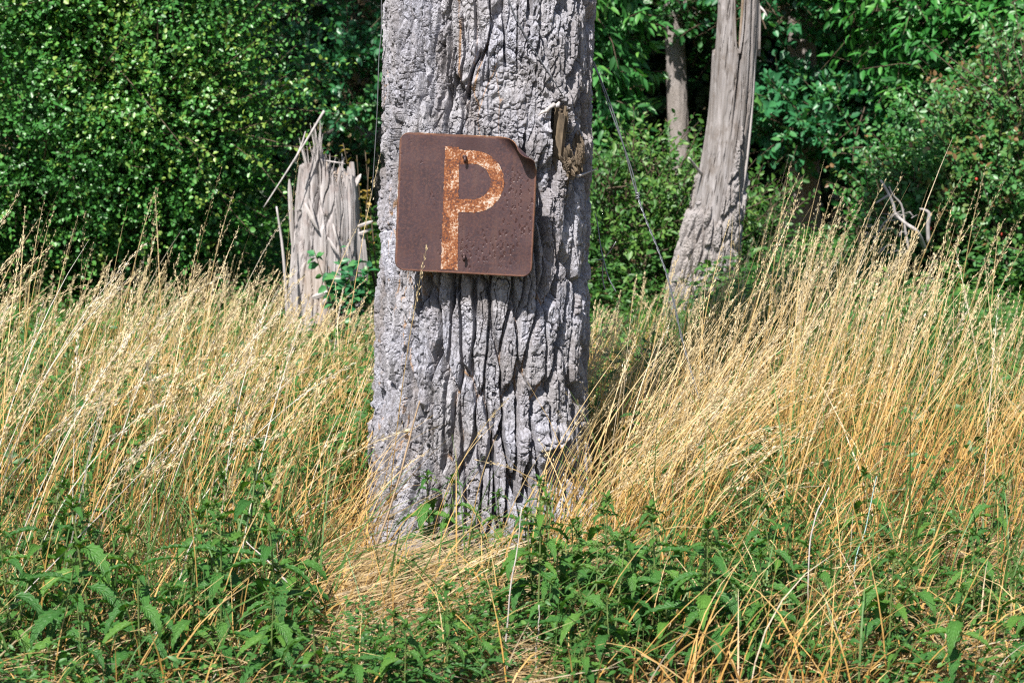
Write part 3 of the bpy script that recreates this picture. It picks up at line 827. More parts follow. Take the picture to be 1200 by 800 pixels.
mb = MB()
mb.tube(spline([at(309, 243, LY - .26), at(340, 195, LY - .24), at(362, 160, LY - .22), at(380, 130, LY - .2)], 20), np.linspace(.003, .0075, 20), 6)
mb.tube(spline([at(345, 190, LY - .22), at(354, 168, LY - .21), at(358, 154, LY - .2)], 10), np.linspace(.007, .003, 10), 6)
put(mb.build('dry_stick', M['dead']), 'long thin grey stick leaning slantwise over the shattered stump', 'stick')
mb = MB()
mb.tube(spline([at(338, 400, LY - .3), at(335, 340, LY - .3), at(331, 290, LY - .3), at(324, 242, LY - .3)], 16), np.linspace(.012, .005, 16), 6)
put(mb.build('dead_stem', M['dead']), 'upright thin dead stem standing just left of the shattered stump', 'dead stem')

# fallen branch on the right
FB = at(1062, 300, 10.0)
fb = put(empty('fallen_branch', FB), 'bleached forked dead branch lying among the bushes at the far right', 'branch')
Lp = lambda x, y, Y=10.0: at(1000 + x / 5.335, 180 + y / 5.335, Y) - FB
mb = MB()
mb.tube(spline([Lp(170, 165), Lp(215, 240), Lp(250, 320), Lp(265, 380), Lp(330, 440), Lp(400, 490), Lp(450, 600, 10.12)], 30), np.linspace(.006, .011, 30), 8)
mb.build('main_limb', M['dead'], fb)
mb = MB()
mb.tube(spline([Lp(222, 205), Lp(250, 262), Lp(300, 320), Lp(318, 420), Lp(325, 480), Lp(350, 620)], 24), np.linspace(.004, .007, 24), 7)
mb.build('twig', M['dead_twig'], fb)
mb = MB()
mb.tube(spline([Lp(265, 375), Lp(215, 415), Lp(180, 450), Lp(120, 560)], 16), np.linspace(.006, .003, 16), 7)
mb.build('twig', M['dead_twig'], fb)
mb = MB()
mb.tube(spline([Lp(140, 310), Lp(180, 285), Lp(225, 258)], 10), np.linspace(.004, .007, 10), 6)
mb.build('twig', M['dead_twig'], fb)
mb = MB()
mb.tube(spline([Lp(415, 345), Lp(450, 355), Lp(475, 380), Lp(466, 450), Lp(470, 560)], 16), np.array([.004] + list(np.linspace(.006, .011, 10)) + [.010] * 5), 7)
mb.build('twig', M['dead_twig'], fb)
for k in range(30):
    x0, y0 = rng.uniform(90, 380), rng.uniform(380, 640)
    dx, dy = rng.uniform(-110, 110), rng.uniform(-60, 30)
    yy = 10.0 + rng.uniform(-.25, .2)
    mb = MB()
    mb.tube(spline([Lp(x0, y0, yy), Lp(x0 + dx * .5, y0 + dy * .5 - rng.uniform(-10, 20), yy), Lp(x0 + dx, y0 + dy, yy)], 8), np.linspace(.006, .0015, 8) * rng.uniform(.4, 1), 5)
    mb.build('twig', M['dead_twig'], fb)

# ------------------------------------------------------------------ bushes and trees
def foliage(mb, center, radii, n_shoot, per, leaf, wid, spread=.6, up=.35, seed=1, shell=.45, tone=(.5, .2), lumps=.25, slen=(.25, .6), twigs=None, droop=0., front=.0, tips=.0, hang=0.):
    """leafy shoots that start inside a lumpy volume and grow outwards"""
    r = np.random.default_rng(seed)
    d = nrm(r.normal(0, 1, (int(n_shoot * 1.6), 3)))
    if front: d = d[(d[:, 1] < r.uniform(-front, 1.2, len(d)) )]
    d = d[:n_shoot]; n = len(d)
    k = 1 + lumps * (fbm(d[:, 0] * 3 + seed, d[:, 2] * 3 + d[:, 1], seed, 3)) * 1.6
    k *= r.uniform(shell ** 3, 1, n) ** (1 / 3)
    L = r.uniform(*slen, n)
    base = np.asarray(center) + d * k[:, None] * np.asarray(radii)
    dirn = nrm(d * spread + np.array([0, 0, up]) + r.normal(0, .45, (n, 3)))
    clump = np.clip(r.normal(tone[0], tone[1], n) + .35 * fbm(base[:, 0] * 2.6, base[:, 2] * 2.6 + base[:, 1], seed + 500, 2), 0, 1)
    t = (np.arange(per) + .5) / per
    bendv = r.normal(0, .12, (n, 1, 3)) + np.array([0, 0, -hang])
    P = base[:, None] + dirn[:, None] * (L[:, None] * t[None])[..., None] + bendv * (t ** 2)[None, :, None] * L[:, None, None]
    P = P.reshape(-1, 3)
    N = n * per
    dr = np.repeat(dirn, per, 0)
    rad = r.normal(0, 1, (N, 3)); rad = nrm(rad - (rad * dr).sum(1, keepdims=True) * dr)
    D = nrm(dr * .55 + rad + np.array([0, 0, -droop]))
    Nn = nrm(np.array([-.2, -.45, .85]) + r.normal(0, .45, (N, 3)))
    s = r.uniform(.65, 1.2, N)
    tn = np.repeat(clump, per) + r.normal(0, .12, N) + tips * np.tile(t ** 2, n)
    leaves(mb, P + rad * leaf * .15, D, Nn, leaf * s, wid * s * r.uniform(.85, 1.15, N), np.clip(tn, 0, 1), .22, droop * .3)
    if twigs is not None:
        for q in range(0, n, max(1, n // 260)):
            pts = base[q] + dirn[q] * (L[q] * np.array([-.4, .0, .5, 1]))[:, None] + bendv[q] * (np.array([0, 0, .25, 1]) * L[q])[:, None]
            twigs.tube(pts, [.005, .004, .003, .0012], 4, cap=False)

def bush(name, label, cat, loc, blobs, mat, stems=5, group=None, twigm=None):
    """blobs: keyword sets for foliage(); the stems rise from the foot into the leaves"""
    root = put(empty(name, loc), label, cat, group)
    l0 = np.array(loc)
    fm, tm = MB(), MB()
    for k, b in enumerate(blobs):
        foliage(fm, twigs=tm, **b)
        c_ = np.asarray(b['center'])
        for q in range(stems):
            s_ = l0 + np.array([rng.normal(0, .1), rng.normal(0, .1), -.1])
            e_ = c_ + rng.normal(0, .2, 3) * np.asarray(b['radii']) + np.array([0, .25, 0])
            m_ = (s_ + e_) / 2 + rng.normal(0, .08, 3)
            tm.tube(spline([s_, m_, e_], 10), np.linspace(.022, .006, 10), 6)
    for m_ in (fm, tm): m_.v = [v - l0 for v in m_.v]
    tm.build('branches', twigm or M['twig'], root)
    fm.build('foliage', mat, root)
    return root
gl = lambda x, y: (x, y, float(gz(x, y)))

bush('hawthorn_bush', 'big glossy dark green small leaved bush filling the upper left', 'bush', gl(-2.75, 11.9), [
    dict(center=(-2.9, 11.7, 1.25), radii=(1.20, 1.15, 1.35), n_shoot=7400, per=17, leaf=.026, wid=.0205, seed=3, tone=(.40, .20), slen=(.2, .55), front=.6, tips=.14, shell=.6, lumps=.5),
    dict(center=(-1.95, 11.3, 1.25), radii=(.42, .5, .55), n_shoot=1050, per=20, leaf=.028, wid=.021, seed=4, tone=(.55, .18), slen=(.3, .75), spread=1.0, front=.6, tips=.38, lumps=.5),
    dict(center=(-2.1, 11.4, .75), radii=(.55, .5, .5), n_shoot=1300, per=17, leaf=.028, wid=.026, seed=5, tone=(.42, .16), slen=(.2, .45), front=.6, tips=.1),
    dict(center=(-2.35, 11.5, 2.2), radii=(.75, .8, .8), n_shoot=2000, per=17, leaf=.028, wid=.026, seed=6, tone=(.42, .20), slen=(.2, .6), front=.6, tips=.18, lumps=.5)], M['hawthorn'], 4)
bush('elder_shrub', 'loose mid green shrub with hanging leaves just right of the sign tree', 'shrub', gl(.72, 13.2), [
    dict(center=(.52, 13.2, 1.35), radii=(.28, .5, .9), n_shoot=380, per=14, leaf=.085, wid=.03, seed=13, tone=(.5, .18), slen=(.12, .3), droop=.7, front=.6, hang=.25),
    dict(center=(.38, 13.0, 2.2), radii=(.34, .5, .7), n_shoot=220, per=14, leaf=.085, wid=.03, seed=14, tone=(.5, .18), slen=(.12, .3), droop=.7, front=.6, hang=.25)], M['elder'], 3)
bush('low_shrub', 'low yellow green shrub between the sign tree and leaning dead trunk', 'shrub', gl(.85, 11.9), [
    dict(center=(.72, 11.9, .52), radii=(.62, .45, .42), n_shoot=620, per=14, leaf=.042, wid=.02, seed=16, tone=(.55, .2), slen=(.15, .4), front=.6, up=.6, tips=.2),
    dict(center=(1.25, 12.4, .40), radii=(.50, .5, .28), n_shoot=240, per=14, leaf=.045, wid=.022, seed=17, tone=(.45, .2), slen=(.15, .4), front=.6, up=.6, tips=.2)], M['weed'], 4)
bush('ash_bush', 'bright green bush with long leaves at the upper right edge', 'bush', gl(3.3, 13.3), [
    dict(center=(3.25, 13.2, 1.5), radii=(.72, .8, .62), n_shoot=760, per=15, leaf=.085, wid=.032, seed=19, tone=(.55, .18), slen=(.25, .55), droop=.5, front=.6, hang=.25, shell=.55),
    dict(center=(2.95, 13.4, 2.2), radii=(.7, .8, .55), n_shoot=380, per=15, leaf=.085, wid=.032, seed=20, tone=(.55, .18), slen=(.25, .55), droop=.5, front=.6, hang=.25),
    dict(center=(4.1, 13.3, 1.6), radii=(.9, .9, 1.2), n_shoot=420, per=15, leaf=.085, wid=.032, seed=21, tone=(.5, .18), slen=(.25, .55), droop=.5, front=.6, hang=.2)], M['ash'], 3)
rose = bush('rose_bush', 'rose bush with reddish leaf tips and hips behind the fallen branch', 'bush', gl(2.95, 11.6), [
    dict(center=(2.75, 11.6, .68), radii=(.62, .5, .48), n_shoot=1100, per=15, leaf=.038, wid=.024, seed=23, tone=(.45, .2), slen=(.2, .45), front=.6, tips=.22, shell=.55),
    dict(center=(3.0, 11.7, 1.15), radii=(.42, .5, .35), n_shoot=480, per=15, leaf=.038, wid=.024, seed=24, tone=(.48, .2), slen=(.2, .45), front=.6, tips=.24),
    dict(center=(2.35, 11.5, .5), radii=(.3, .3, .35), n_shoot=170, per=15, leaf=.036, wid=.02, seed=25, tone=(.6, .22), slen=(.2, .4), front=.6, tips=.2)], M['rose'], 4)
mb = MB()
rl = np.array(rose.location)
for k in range(9):
    mb = MB()
    lump_mesh(mb, np.array([rng.uniform(2.3, 3.3), rng.uniform(11.0, 11.25), rng.uniform(.45, 1.2)]) - rl, (.008, .008, .011), k, 8, 6, .05)
    mb.build('hip', M['hip'], rose)

def tree(name, label, x, y, r0, h, crowns, mat, bark='bark_dark', lean=0., group=None, low=()):
    root = put(empty(name, gl(x, y)), label, 'tree', group)
    l0 = np.array(root.location)
    th = np.linspace(0, 2 * math.pi, 40, endpoint=False)
    zz = np.linspace(-.2, h, 150)
    TH, ZZ = np.meshgrid(th, zz)
    u = TH * r0
    f1, f2, cid = worley(TH * 2.6 + x + .4 * fbm(TH, ZZ * 3, 7, 2), ZZ * 5 + x, 180)
    R = r0 * (1 - .6 * np.clip(ZZ / h, 0, 1)) + r0 * .5 * np.exp(-np.clip(ZZ + .1, 0, 9) / .18) - (1 - ss(0, .3, f2 - f1)) * .012
    cx = lean * ZZ + .04 * np.sin(ZZ * 1.1 + x)
    mb = MB(); mb.add(np.stack([cx + R * np.sin(TH), -R * np.cos(TH), ZZ], -1), grid_quads(150, 40), inner=0.)
    for b in list(crowns) + list(low):
        c_ = np.asarray(b['center']) - l0
        z_ = min(max(c_[2] - .25 * abs(c_[0]), .5), h * .9)
        s_ = np.array([lean * z_, 0, z_])
        mb.tube(spline([s_, (s_ + c_) / 2 + np.array([0, 0, .15]), c_], 12), np.linspace(r0 * .45, .015, 12), 7, inner=0.)
    mb.build('trunk', M[bark], root)
    fm, tm = MB(), MB()
    for b in list(crowns) + list(low): foliage(fm, twigs=tm, **b)
    for m_ in (fm, tm): m_.v = [v - l0 for v in m_.v]
    tm.build('twigs', M['twig'], root)
    fm.build('crown', mat, root)
    return root
big = lambda c, r, s, n=330, lf=.13: dict(center=c, radii=r, n_shoot=n, per=16, leaf=lf, wid=lf * .55, seed=s, tone=(.5, .2), slen=(.5, 1.1), shell=.3)
tree('oak_tree', 'oak with dark trunk and low dark green leaf sprays, right of leaning dead trunk', 2.16, 14.8, .12, 7.5,
     [big((1.9, 15.2, 4.6), (2.4, 2.0, 1.9), 41), big((3.2, 14.6, 4.3), (1.8, 1.7, 1.5), 42), big((2.2, 16.8, 4.2), (2.0, 1.6, 1.7), 43)], M['oak'],
     low=[dict(center=(2.05, 14.2, 2.0), radii=(.55, .5, .25), n_shoot=190, per=16, leaf=.075, wid=.042, seed=44, tone=(.5, .2), slen=(.2, .4), front=.6),
          dict(center=(2.5, 14.1, 1.08), radii=(.55, .5, .22), n_shoot=260, per=16, leaf=.075, wid=.042, seed=45, tone=(.45, .2), slen=(.2, .4), front=.6),
          dict(center=(2.02, 14.2, 1.08), radii=(.34, .4, .18), n_shoot=110, per=16, leaf=.075, wid=.042, seed=46, tone=(.45, .2), slen=(.2, .4), front=.6),
          dict(center=(2.75, 14.0, 1.25), radii=(.3, .4, .22), n_shoot=110, per=16, leaf=.075, wid=.042, seed=47, tone=(.5, .2), slen=(.2, .4), front=.6)])
tree('slender_tree', 'slender grey tree trunk standing behind, left of the leaning dead trunk', 1.22, 14.9, .088, 7,
     [big((1.0, 16.2, 4.6), (1.8, 1.7, 1.8), 51), big((.2, 15.2, 4.4), (1.6, 1.5, 1.6), 52)], M['elder'], lean=-.01, bark='bark_dark',
     low=[dict(center=(1.45, 14.9, 1.85), radii=(.3, .4, .2), n_shoot=80, per=15, leaf=.07, wid=.04, seed=53, tone=(.4, .2), slen=(.2, .4), front=.6)])
tree('shaded_tree', 'dim tree standing in shade between the big bush and the sign tree', -1.0, 16.5, .12, 7,
     [big((-1.3, 16.2, 4.4), (2.2, 1.9, 1.8), 61), big((-2.8, 14.6, 4.6), (1.8, 1.7, 1.6), 62), big((-.2, 15.0, 4.8), (1.6, 1.4, 1.5), 63)], M['oak'],
     low=[dict(center=(-1.5, 15.6, 1.95), radii=(.6, .5, .2), n_shoot=60, per=16, leaf=.065, wid=.04, seed=64, tone=(.45, .2), slen=(.2, .45), front=.6),
          dict(center=(-1.15, 15.0, 1.35), radii=(.22, .4, .35), n_shoot=130, per=16, leaf=.06, wid=.036, seed=65, tone=(.55, .2), slen=(.2, .4), front=.6),
          dict(center=(-1.75, 15.6, 1.4), radii=(.4, .4, .25), n_shoot=45, per=16, leaf=.06, wid=.036, seed=66, tone=(.45, .2), slen=(.2, .4), front=.6),
          dict(center=(-1.6, 16.5, .9), radii=(.7, .5, .5), n_shoot=70, per=16, leaf=.06, wid=.036, seed=67, tone=(.35, .2), slen=(.2, .4), front=.6)])
tree('leafy_tree', 'broad leafy tree rising behind the bright green bush at right', 4.4, 16.0, .13, 7.5,
     [big((4.3, 15.6, 4.4), (2.2, 1.9, 1.8), 71), big((5.6, 14.6, 3.6), (1.8, 1.7, 2.2), 72), big((4.2, 17.2, 2.0), (1.8, 1.2, 1.7), 73)], M['ash'])
# the wood behind reads as one dark mass
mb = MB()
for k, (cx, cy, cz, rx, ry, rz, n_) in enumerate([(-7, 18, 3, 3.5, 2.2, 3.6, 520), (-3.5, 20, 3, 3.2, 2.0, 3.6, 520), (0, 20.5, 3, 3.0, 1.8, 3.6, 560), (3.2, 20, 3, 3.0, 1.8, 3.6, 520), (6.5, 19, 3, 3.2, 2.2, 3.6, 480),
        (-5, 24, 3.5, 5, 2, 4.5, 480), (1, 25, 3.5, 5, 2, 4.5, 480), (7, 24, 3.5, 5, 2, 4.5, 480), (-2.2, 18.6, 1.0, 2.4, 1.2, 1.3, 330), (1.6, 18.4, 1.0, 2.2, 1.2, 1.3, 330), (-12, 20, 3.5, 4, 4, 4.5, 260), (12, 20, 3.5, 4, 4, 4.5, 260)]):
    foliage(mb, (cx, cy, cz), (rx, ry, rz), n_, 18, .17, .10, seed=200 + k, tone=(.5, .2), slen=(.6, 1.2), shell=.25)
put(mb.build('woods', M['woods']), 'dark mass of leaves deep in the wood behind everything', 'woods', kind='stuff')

# small saplings
def sapling(name, label, loc, tips_, mat, leaf, wid, per=14):
    root = put(empty(name, loc), label, 'sapling')
    l0 = np.array(loc)
    sm, fm = MB(), MB()
    for tip in tips_:
        tip = np.asarray(tip)
        P = spline([l0, l0 * .5 + tip * .5 + rng.normal(0, .03, 3), tip], 14)
        sm.tube(P - l0, np.linspace(.006, .002, 14), 5)
        i_ = rng.uniform(5, 12.9, per); k_ = i_.astype(int); f_ = (i_ - k_)[:, None]
        Q = P[k_] * (1 - f_) + P[k_ + 1] * f_ - l0
        D = rng.normal(0, 1, (per, 3)); D[:, 2] *= .5
        s = rng.uniform(.7, 1.2, per)
        leaves(fm, Q, nrm(D), nrm(np.array([0, -.4, .8]) + rng.normal(0, .4, (per, 3))), leaf * s, wid * s, rng.uniform(0, 1, per), .25, .1)
    sm.build('stem', M['twig'], root); fm.build('foliage', mat, root)
    return root
sapling('oak_sapling', 'small dark green oak sapling in front of the shattered stump', at(404, 384, 10.05), [at(px, py, 10.05 + rng.uniform(-.1, .1)) for px, py in ((368, 293), (385, 312), (398, 288), (408, 318), (420, 305), (428, 330), (432, 312), (395, 335), (415, 345))], M['oak'], .062, .036, 24)
sapling('yellowing_sapling', 'thin sapling with yellowing leaf tip beside the upper left of sign tree', at(446, 360, 10.9), [at(px, py, 10.9) for px, py in ((402, 168), (418, 182), (432, 196), (428, 178))], M['yellow_leaf'], .035, .02, 16)
sapling('fern_sapling', 'slim bright green upright sapling left of the fallen branch', at(1012, 300, 11.4), [at(px, py, 11.4 + rng.uniform(-.1, .1)) for px, py in ((1014, 196), (1016, 215), (1008, 225), (1022, 230), (972, 215), (985, 225))], M['ash'], .05, .022, 20)

# ------------------------------------------------------------------ grass and ground cover
def scatter(n, px0, px1, y0, y1):
    px = rng.uniform(px0, px1, n); Y = rng.uniform(y0, y1, n)
    x = (px - 600) / F_PX * Y
    return px, x, Y
def clear(px, x, Y):
    """nothing grows inside the trunks"""
    cx, _ = t_axis(np.zeros(1))
    ok = np.hypot(x - base_c[0], Y - TY) > .40
    ok &= np.hypot(x - at(820, 384, SY)[0], Y - SY) > .18
    ok &= np.hypot(x - at(381, 395, LY)[0], Y - LY) > .20
    return ok
def pick(n, px0, px1, y0, y1, dens):
    px, x, Y = scatter(n, px0, px1, y0, y1)
    ok = clear(px, x, Y) & (rng.uniform(0, 1, n) < dens(px, x, Y))
    return px[ok], x[ok], Y[ok]
patch = lambda x, Y, f=1.3, s=301: ss(.36, .60, vnoise(x * f + 5, Y * f * .8, s))
def shade_gap(px, Y):        # thin strip in front of the trunk: little tall grass
    return 1 - .99 * (ss(330, 400, px) * (1 - ss(690, 740, px)) * (Y < 6.3))
def foot(px, Y):            # trodden strip at the foot of the trunk
    return 1 - .95 * ss(395, 415, px) * (1 - ss(580, 650, px)) * ss(5.35, 5.55, Y) * (Y < 6.3)
def tall_d(px, x, Y):
    d = (.14 + .86 * patch(x, Y, 1.8)) * (.07 * ss(4.3, 4.6, Y) + .93 * ss(5.1, 6.5, Y)) * (1 - ss(9.4, 11.4, Y))
    d *= shade_gap(px, Y) 
    d *= 1 - .62 * ss(930, 1120, px)
    d *= 1 - .35 * ss(150, 0, px)
    return d
straw = MB()
TOPX = [-300, 0, 100, 250, 315, 350, 430, 600, 700, 760, 850, 930, 1000, 1100, 1200, 1500]
TOPY = [345, 335, 325, 322, 335, 372, 362, 350, 385, 345, 285, 255, 275, 305, 330, 340]
def hmax(px, Y):
    """how tall the sward stands: shorter towards the wood"""
    py = np.interp(px + 18, TOPX, TOPY)
    dy = (400 - py) / F_PX
    return CAM_Z + Y * (-SP + dy * CP) / (CP + dy * SP)
def tall(n, px0, px1, y0, y1, dens, hm, hs, lean, ls, K=26, headf=.85, w=(.0018, .0032), cap=True, pale=0., **kw):
    px, x, Y = pick(n, px0, px1, y0, y1, dens)
    m = len(px)
    base = np.stack([x, Y, gz(x, Y) - .01], -1)
    L = np.clip(rng.normal(hm, hs, m), .3, 1.35) * (.85 + .3 * vnoise(x * 1.1, Y * 1.1, 310))
    if cap: L = np.minimum(L, np.maximum(hmax(px, Y) + .06, .15) * rng.normal(.86, .17, m).clip(.45, 1.15))
    az = rng.normal(0, .75, m) + .5 * fbm(x, Y, 311, 2)
    a0 = np.abs(rng.normal(lean * .45, ls * .7, m)); a1 = np.abs(rng.normal(lean, ls, m)) + .08
    tone = np.clip(rng.beta(1.6, 2.2, m) + pale, 0, 1)
    P, T = ribbons(straw, base, L, az, a0, a1, rng.uniform(*w, m), 9, tone)
    hd = rng.uniform(0, 1, m) < headf
    spikelets(straw, P[hd], T[hd], tone[hd] * .6 + .25, K, **kw)
tall(3300, -200, 700, 4.5, 11.0, tall_d, .80, .13, .34, .2, K=46, spread=.0075, ln=(.009, .016), wd=.0032, frac=.28)
tall(2500, 690, 1400, 4.5, 10.6, lambda px, x, Y: tall_d(px, x, Y) * (1 - .45 * ss(7.2, 8.6, Y)), .94, .15, .28, .15, K=46, spread=.0075, ln=(.009, .016), wd=.0032, frac=.28)
tall(500, -200, 1400, 5.6, 9.5, tall_d, .85, .13, .30, .17, K=50, spread=.018, ln=(.008, .014), wd=.003, frac=.26)
# the tuft that leans hard to the right beside the trunk
tall(260, 690, 830, 5.7, 6.9, lambda px, x, Y: 1., .78, .1, .62, .18, headf=.75)
tall(200, 610, 790, 5.2, 6.05, lambda px, x, Y: 1., .62, .12, .70, .2, headf=.6)
# big pale plumes near the left edge
tall(170, -220, 260, 5.0, 6.0, lambda px, x, Y: .7, .84, .12, .55, .22, cap=False, pale=.3, K=90, headf=.95, spread=.014, ln=(.009, .017), wd=.0032, frac=.27)
tall(26, 300, 720, 5.2, 5.9, lambda px, x, Y: .5, .6, .14, .5, .25, headf=.5)
# a few that overtop the rest against the bushes
tall(26, -100, 430, 7.0, 8.6, lambda px, x, Y: 1., .92, .1, .22, .12, K=44, cap=False, spread=.014, frac=.26)
tall(50, 850, 1300, 7.5, 9.0, lambda px, x, Y: 1., .98, .1, .22, .12, K=40, cap=False, spread=.013, frac=.26)
# dry leaf blades between the stems
def bladesf(mb, n, px0, px1, y0, y1, dens, hm, hs, lean, ls, w=(.002, .0045), nseg=5, t1=.75, azs=1.3, zoff=0.):
    px, x, Y = pick(n, px0, px1, y0, y1, dens)
    m = len(px)
    base = np.stack([x, Y, gz(x, Y) - .01 + rng.uniform(0, zoff + 1e-6, m)], -1)
    L = np.minimum(np.clip(rng.normal(hm, hs, m), .08, 1.2), np.maximum(hmax(px, Y), .12) * rng.uniform(.5, 1., m))
    az = rng.normal(0, azs, m)
    a0 = np.abs(rng.normal(lean * .4, ls, m)); a1 = np.abs(rng.normal(lean, ls, m)) + .15
    ribbons(mb, base, L, az, a0, a1, rng.uniform(*w, m), nseg, np.clip(rng.beta(1.5, 2.4, m), 0, 1), tip=.6, t1=t1)
bladesf(straw, 8500, -200, 1400, 4.8, 11.2, tall_d, .42, .14, .55, .35)
bladesf(straw, 5200, -200, 1400, 4.3, 6.4, lambda px, x, Y: (.25 + .6 * patch(x, Y, 2.2, 305)) * (1 - .9 * ss(400, 430, px) * (1 - ss(600, 680, px)) * ss(5.4, 5.7, Y)), .24, .1, .8, .4)
bladesf(straw, 3200, -100, 440, 5.5, 8.6, lambda px, x, Y: .35 + .65 * patch(x, Y, 1.5, 308), .42, .13, .45, .3)
bladesf(straw, 1200, 690, 1400, 5.7, 7.6, lambda px, x, Y: .8, .55, .14, .45, .3)
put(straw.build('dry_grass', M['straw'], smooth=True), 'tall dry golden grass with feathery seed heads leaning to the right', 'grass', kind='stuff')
# flattened straw near the ground
mb = MB()
px, x, Y = pick(16000, -200, 1400, 4.3, 7.5, lambda px, x, Y: (.15 + .85 * patch(x, Y, 1.9, 306)) * foot(px, Y))
m_ = len(px)
near = np.exp(-((px - 520) / 160) ** 2) * np.exp(-((Y - 5.5) / .5) ** 2)
ribbons(mb, np.stack([x, Y, gz(x, Y) + rng.uniform(.0, .05, m_)], -1), rng.uniform(.08, .34, m_), rng.normal(.4, 1.5, m_), rng.normal(1.38, .16, m_), rng.normal(.15, .12, m_), rng.uniform(.0016, .0036, m_), 3, rng.beta(1.4, 1.8, m_), tip=.4)
px, x, Y = pick(1100, 300, 640, 4.9, 5.6, lambda px, x, Y: .8 * foot(px, Y))
m_ = len(px)
ribbons(mb, np.stack([x, Y, gz(x, Y) + rng.uniform(.0, .07, m_)], -1), rng.uniform(.2, .5, m_), rng.normal(.35, .35, m_), rng.normal(1.32, .12, m_), rng.normal(.2, .12, m_), rng.uniform(.002, .0036, m_), 4, rng.beta(1.4, 1.8, m_), tip=.4)
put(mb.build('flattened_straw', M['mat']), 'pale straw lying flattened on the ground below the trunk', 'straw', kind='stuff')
# green blades
gg = MB()
bladesf(gg, 14000, -200, 1400, 5.0, 11.8, lambda px, x, Y: (.15 + .5 * patch(x, Y, 1.4, 307) + .35 * ss(8.5, 11, Y)) * shade_gap(px, Y), .42, .15, .5, .3, w=(.003, .006))
bladesf(gg, 9000, 780, 1450, 8.0, 12.0, lambda px, x, Y: .4 + .5 * patch(x, Y, 1.2, 309), .5, .15, .5, .3, w=(.003, .007))
bladesf(gg, 2600, -200, 1400, 4.3, 6.2, lambda px, x, Y: .4 * foot(px, Y), .26, .1, .7, .3, w=(.003, .006))
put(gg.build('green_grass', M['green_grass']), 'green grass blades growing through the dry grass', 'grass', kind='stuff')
# low leafy weeds
wd = MB()
def weeds(n, px0, px1, y0, y1, dens, h, leaf, per=12):
    px, x, Y = pick(n, px0, px1, y0, y1, dens)
    m = len(px)
    hh = np.where(Y > 10.6, h, np.minimum(h, np.maximum(hmax(px, Y) * .8, .1))) * rng.uniform(.4, 1.15, m)
    t = rng.uniform(.1, 1, (m, per))
    P = np.stack([np.repeat(x, per) + rng.normal(0, .035, m * per), np.repeat(Y, per) + rng.normal(0, .035, m * per), np.repeat(gz(x, Y), per) + (t * hh[:, None]).reshape(-1)], -1)
    a_ = rng.uniform(0, 6.28, m * per)
    D = np.stack([np.cos(a_), np.sin(a_), rng.normal(.1, .35, m * per)], -1)
    s = rng.uniform(.5, 1.3, m * per)
    leaves(wd, P, D, nrm(np.array([0, -.2, 1]) + rng.normal(0, .35, (m * per, 3))), leaf * s, leaf * .42 * s, np.clip(np.repeat(rng.normal(.45, .2, m), per) + rng.normal(0, .12, m * per), 0, 1), .2, .25)
weeds(2000, -200, 1400, 4.2, 6.1, lambda px, x, Y: (.1 + .9 * patch(x, Y, 2.0, 321)) * foot(px, Y), .16, .022, 18)
weeds(6000, -200, 1400, 5.9, 11.8, lambda px, x, Y: (.2 + .8 * (1 - patch(x, Y, 1.8))) * shade_gap(px, Y), .34, .045)
weeds(3600, 820, 1450, 8.2, 12.2, lambda px, x, Y: .35 + .5 * patch(x, Y, 1.1, 323), .5, .055, 14)
weeds(1500, -250, 560, 10, 12.6, lambda px, x, Y: .8 + 0 * x, .34, .045, 14)
weeds(1600, 120, 520, 12.2, 19, lambda px, x, Y: 1. + 0 * x, .4, .06, 14)
weeds(1800, -300, 1500, 11, 14.5, lambda px, x, Y: .7 + 0 * x, .5, .06, 14)
put(wd.build('ground_cover', M['weed']), 'low green leafy weeds covering the ground between the grasses', 'weeds', kind='stuff')

# ------------------------------------------------------------------ nettles
def nettle_leaf(mb, base, az, L, w, pitch, droop, tone):
    """one toothed, drooping nettle leaf"""
    n = 19
    t = np.linspace(0, 1, n)
    ang = pitch - droop * t ** 1.2
    st = L / (n - 1)
    hor = np.concatenate([[0], np.cumsum(np.cos((ang[1:] + ang[:-1]) / 2) * st)]); zz = np.concatenate([[0], np.cumsum(np.sin((ang[1:] + ang[:-1]) / 2) * st)])
    prof = np.interp(t, [0, .1, .16, .3, .5, .75, .92, 1], [.03, .05, .6, 1, .86, .5, .16, .0])
    tooth = np.where(np.arange(n) % 2 == 0, 1.0, .76); tooth[0] = tooth[-1] = 1
    hw = w / 2 * prof * tooth
    ca, sa = math.cos(az), math.sin(az)
    rows = []
    for sx in (-1, -.5, 0, .5, 1):
        up = abs(sx) * hw * .38 - .05 * w * (abs(sx) == .5) + .05 * w * np.sin(t * 40 + abs(sx) * 5) * (sx != 0)
        X = hor * ca - sx * hw * sa - up * np.sin(ang) * ca; Y = hor * sa + sx * hw * ca - up * np.sin(ang) * sa
        rows.append(np.stack([X, Y, zz + up * np.cos(ang)], -1))
    V = np.stack(rows, 1) + np.asarray(base)
    tn = np.clip(tone + rng.normal(0, .03), 0, 1)
    mb.add(V, grid_quads(n, 5, False), tone=tn, t=np.repeat(t, 5), sv=np.tile([1., .5, 0., .5, 1.], n))
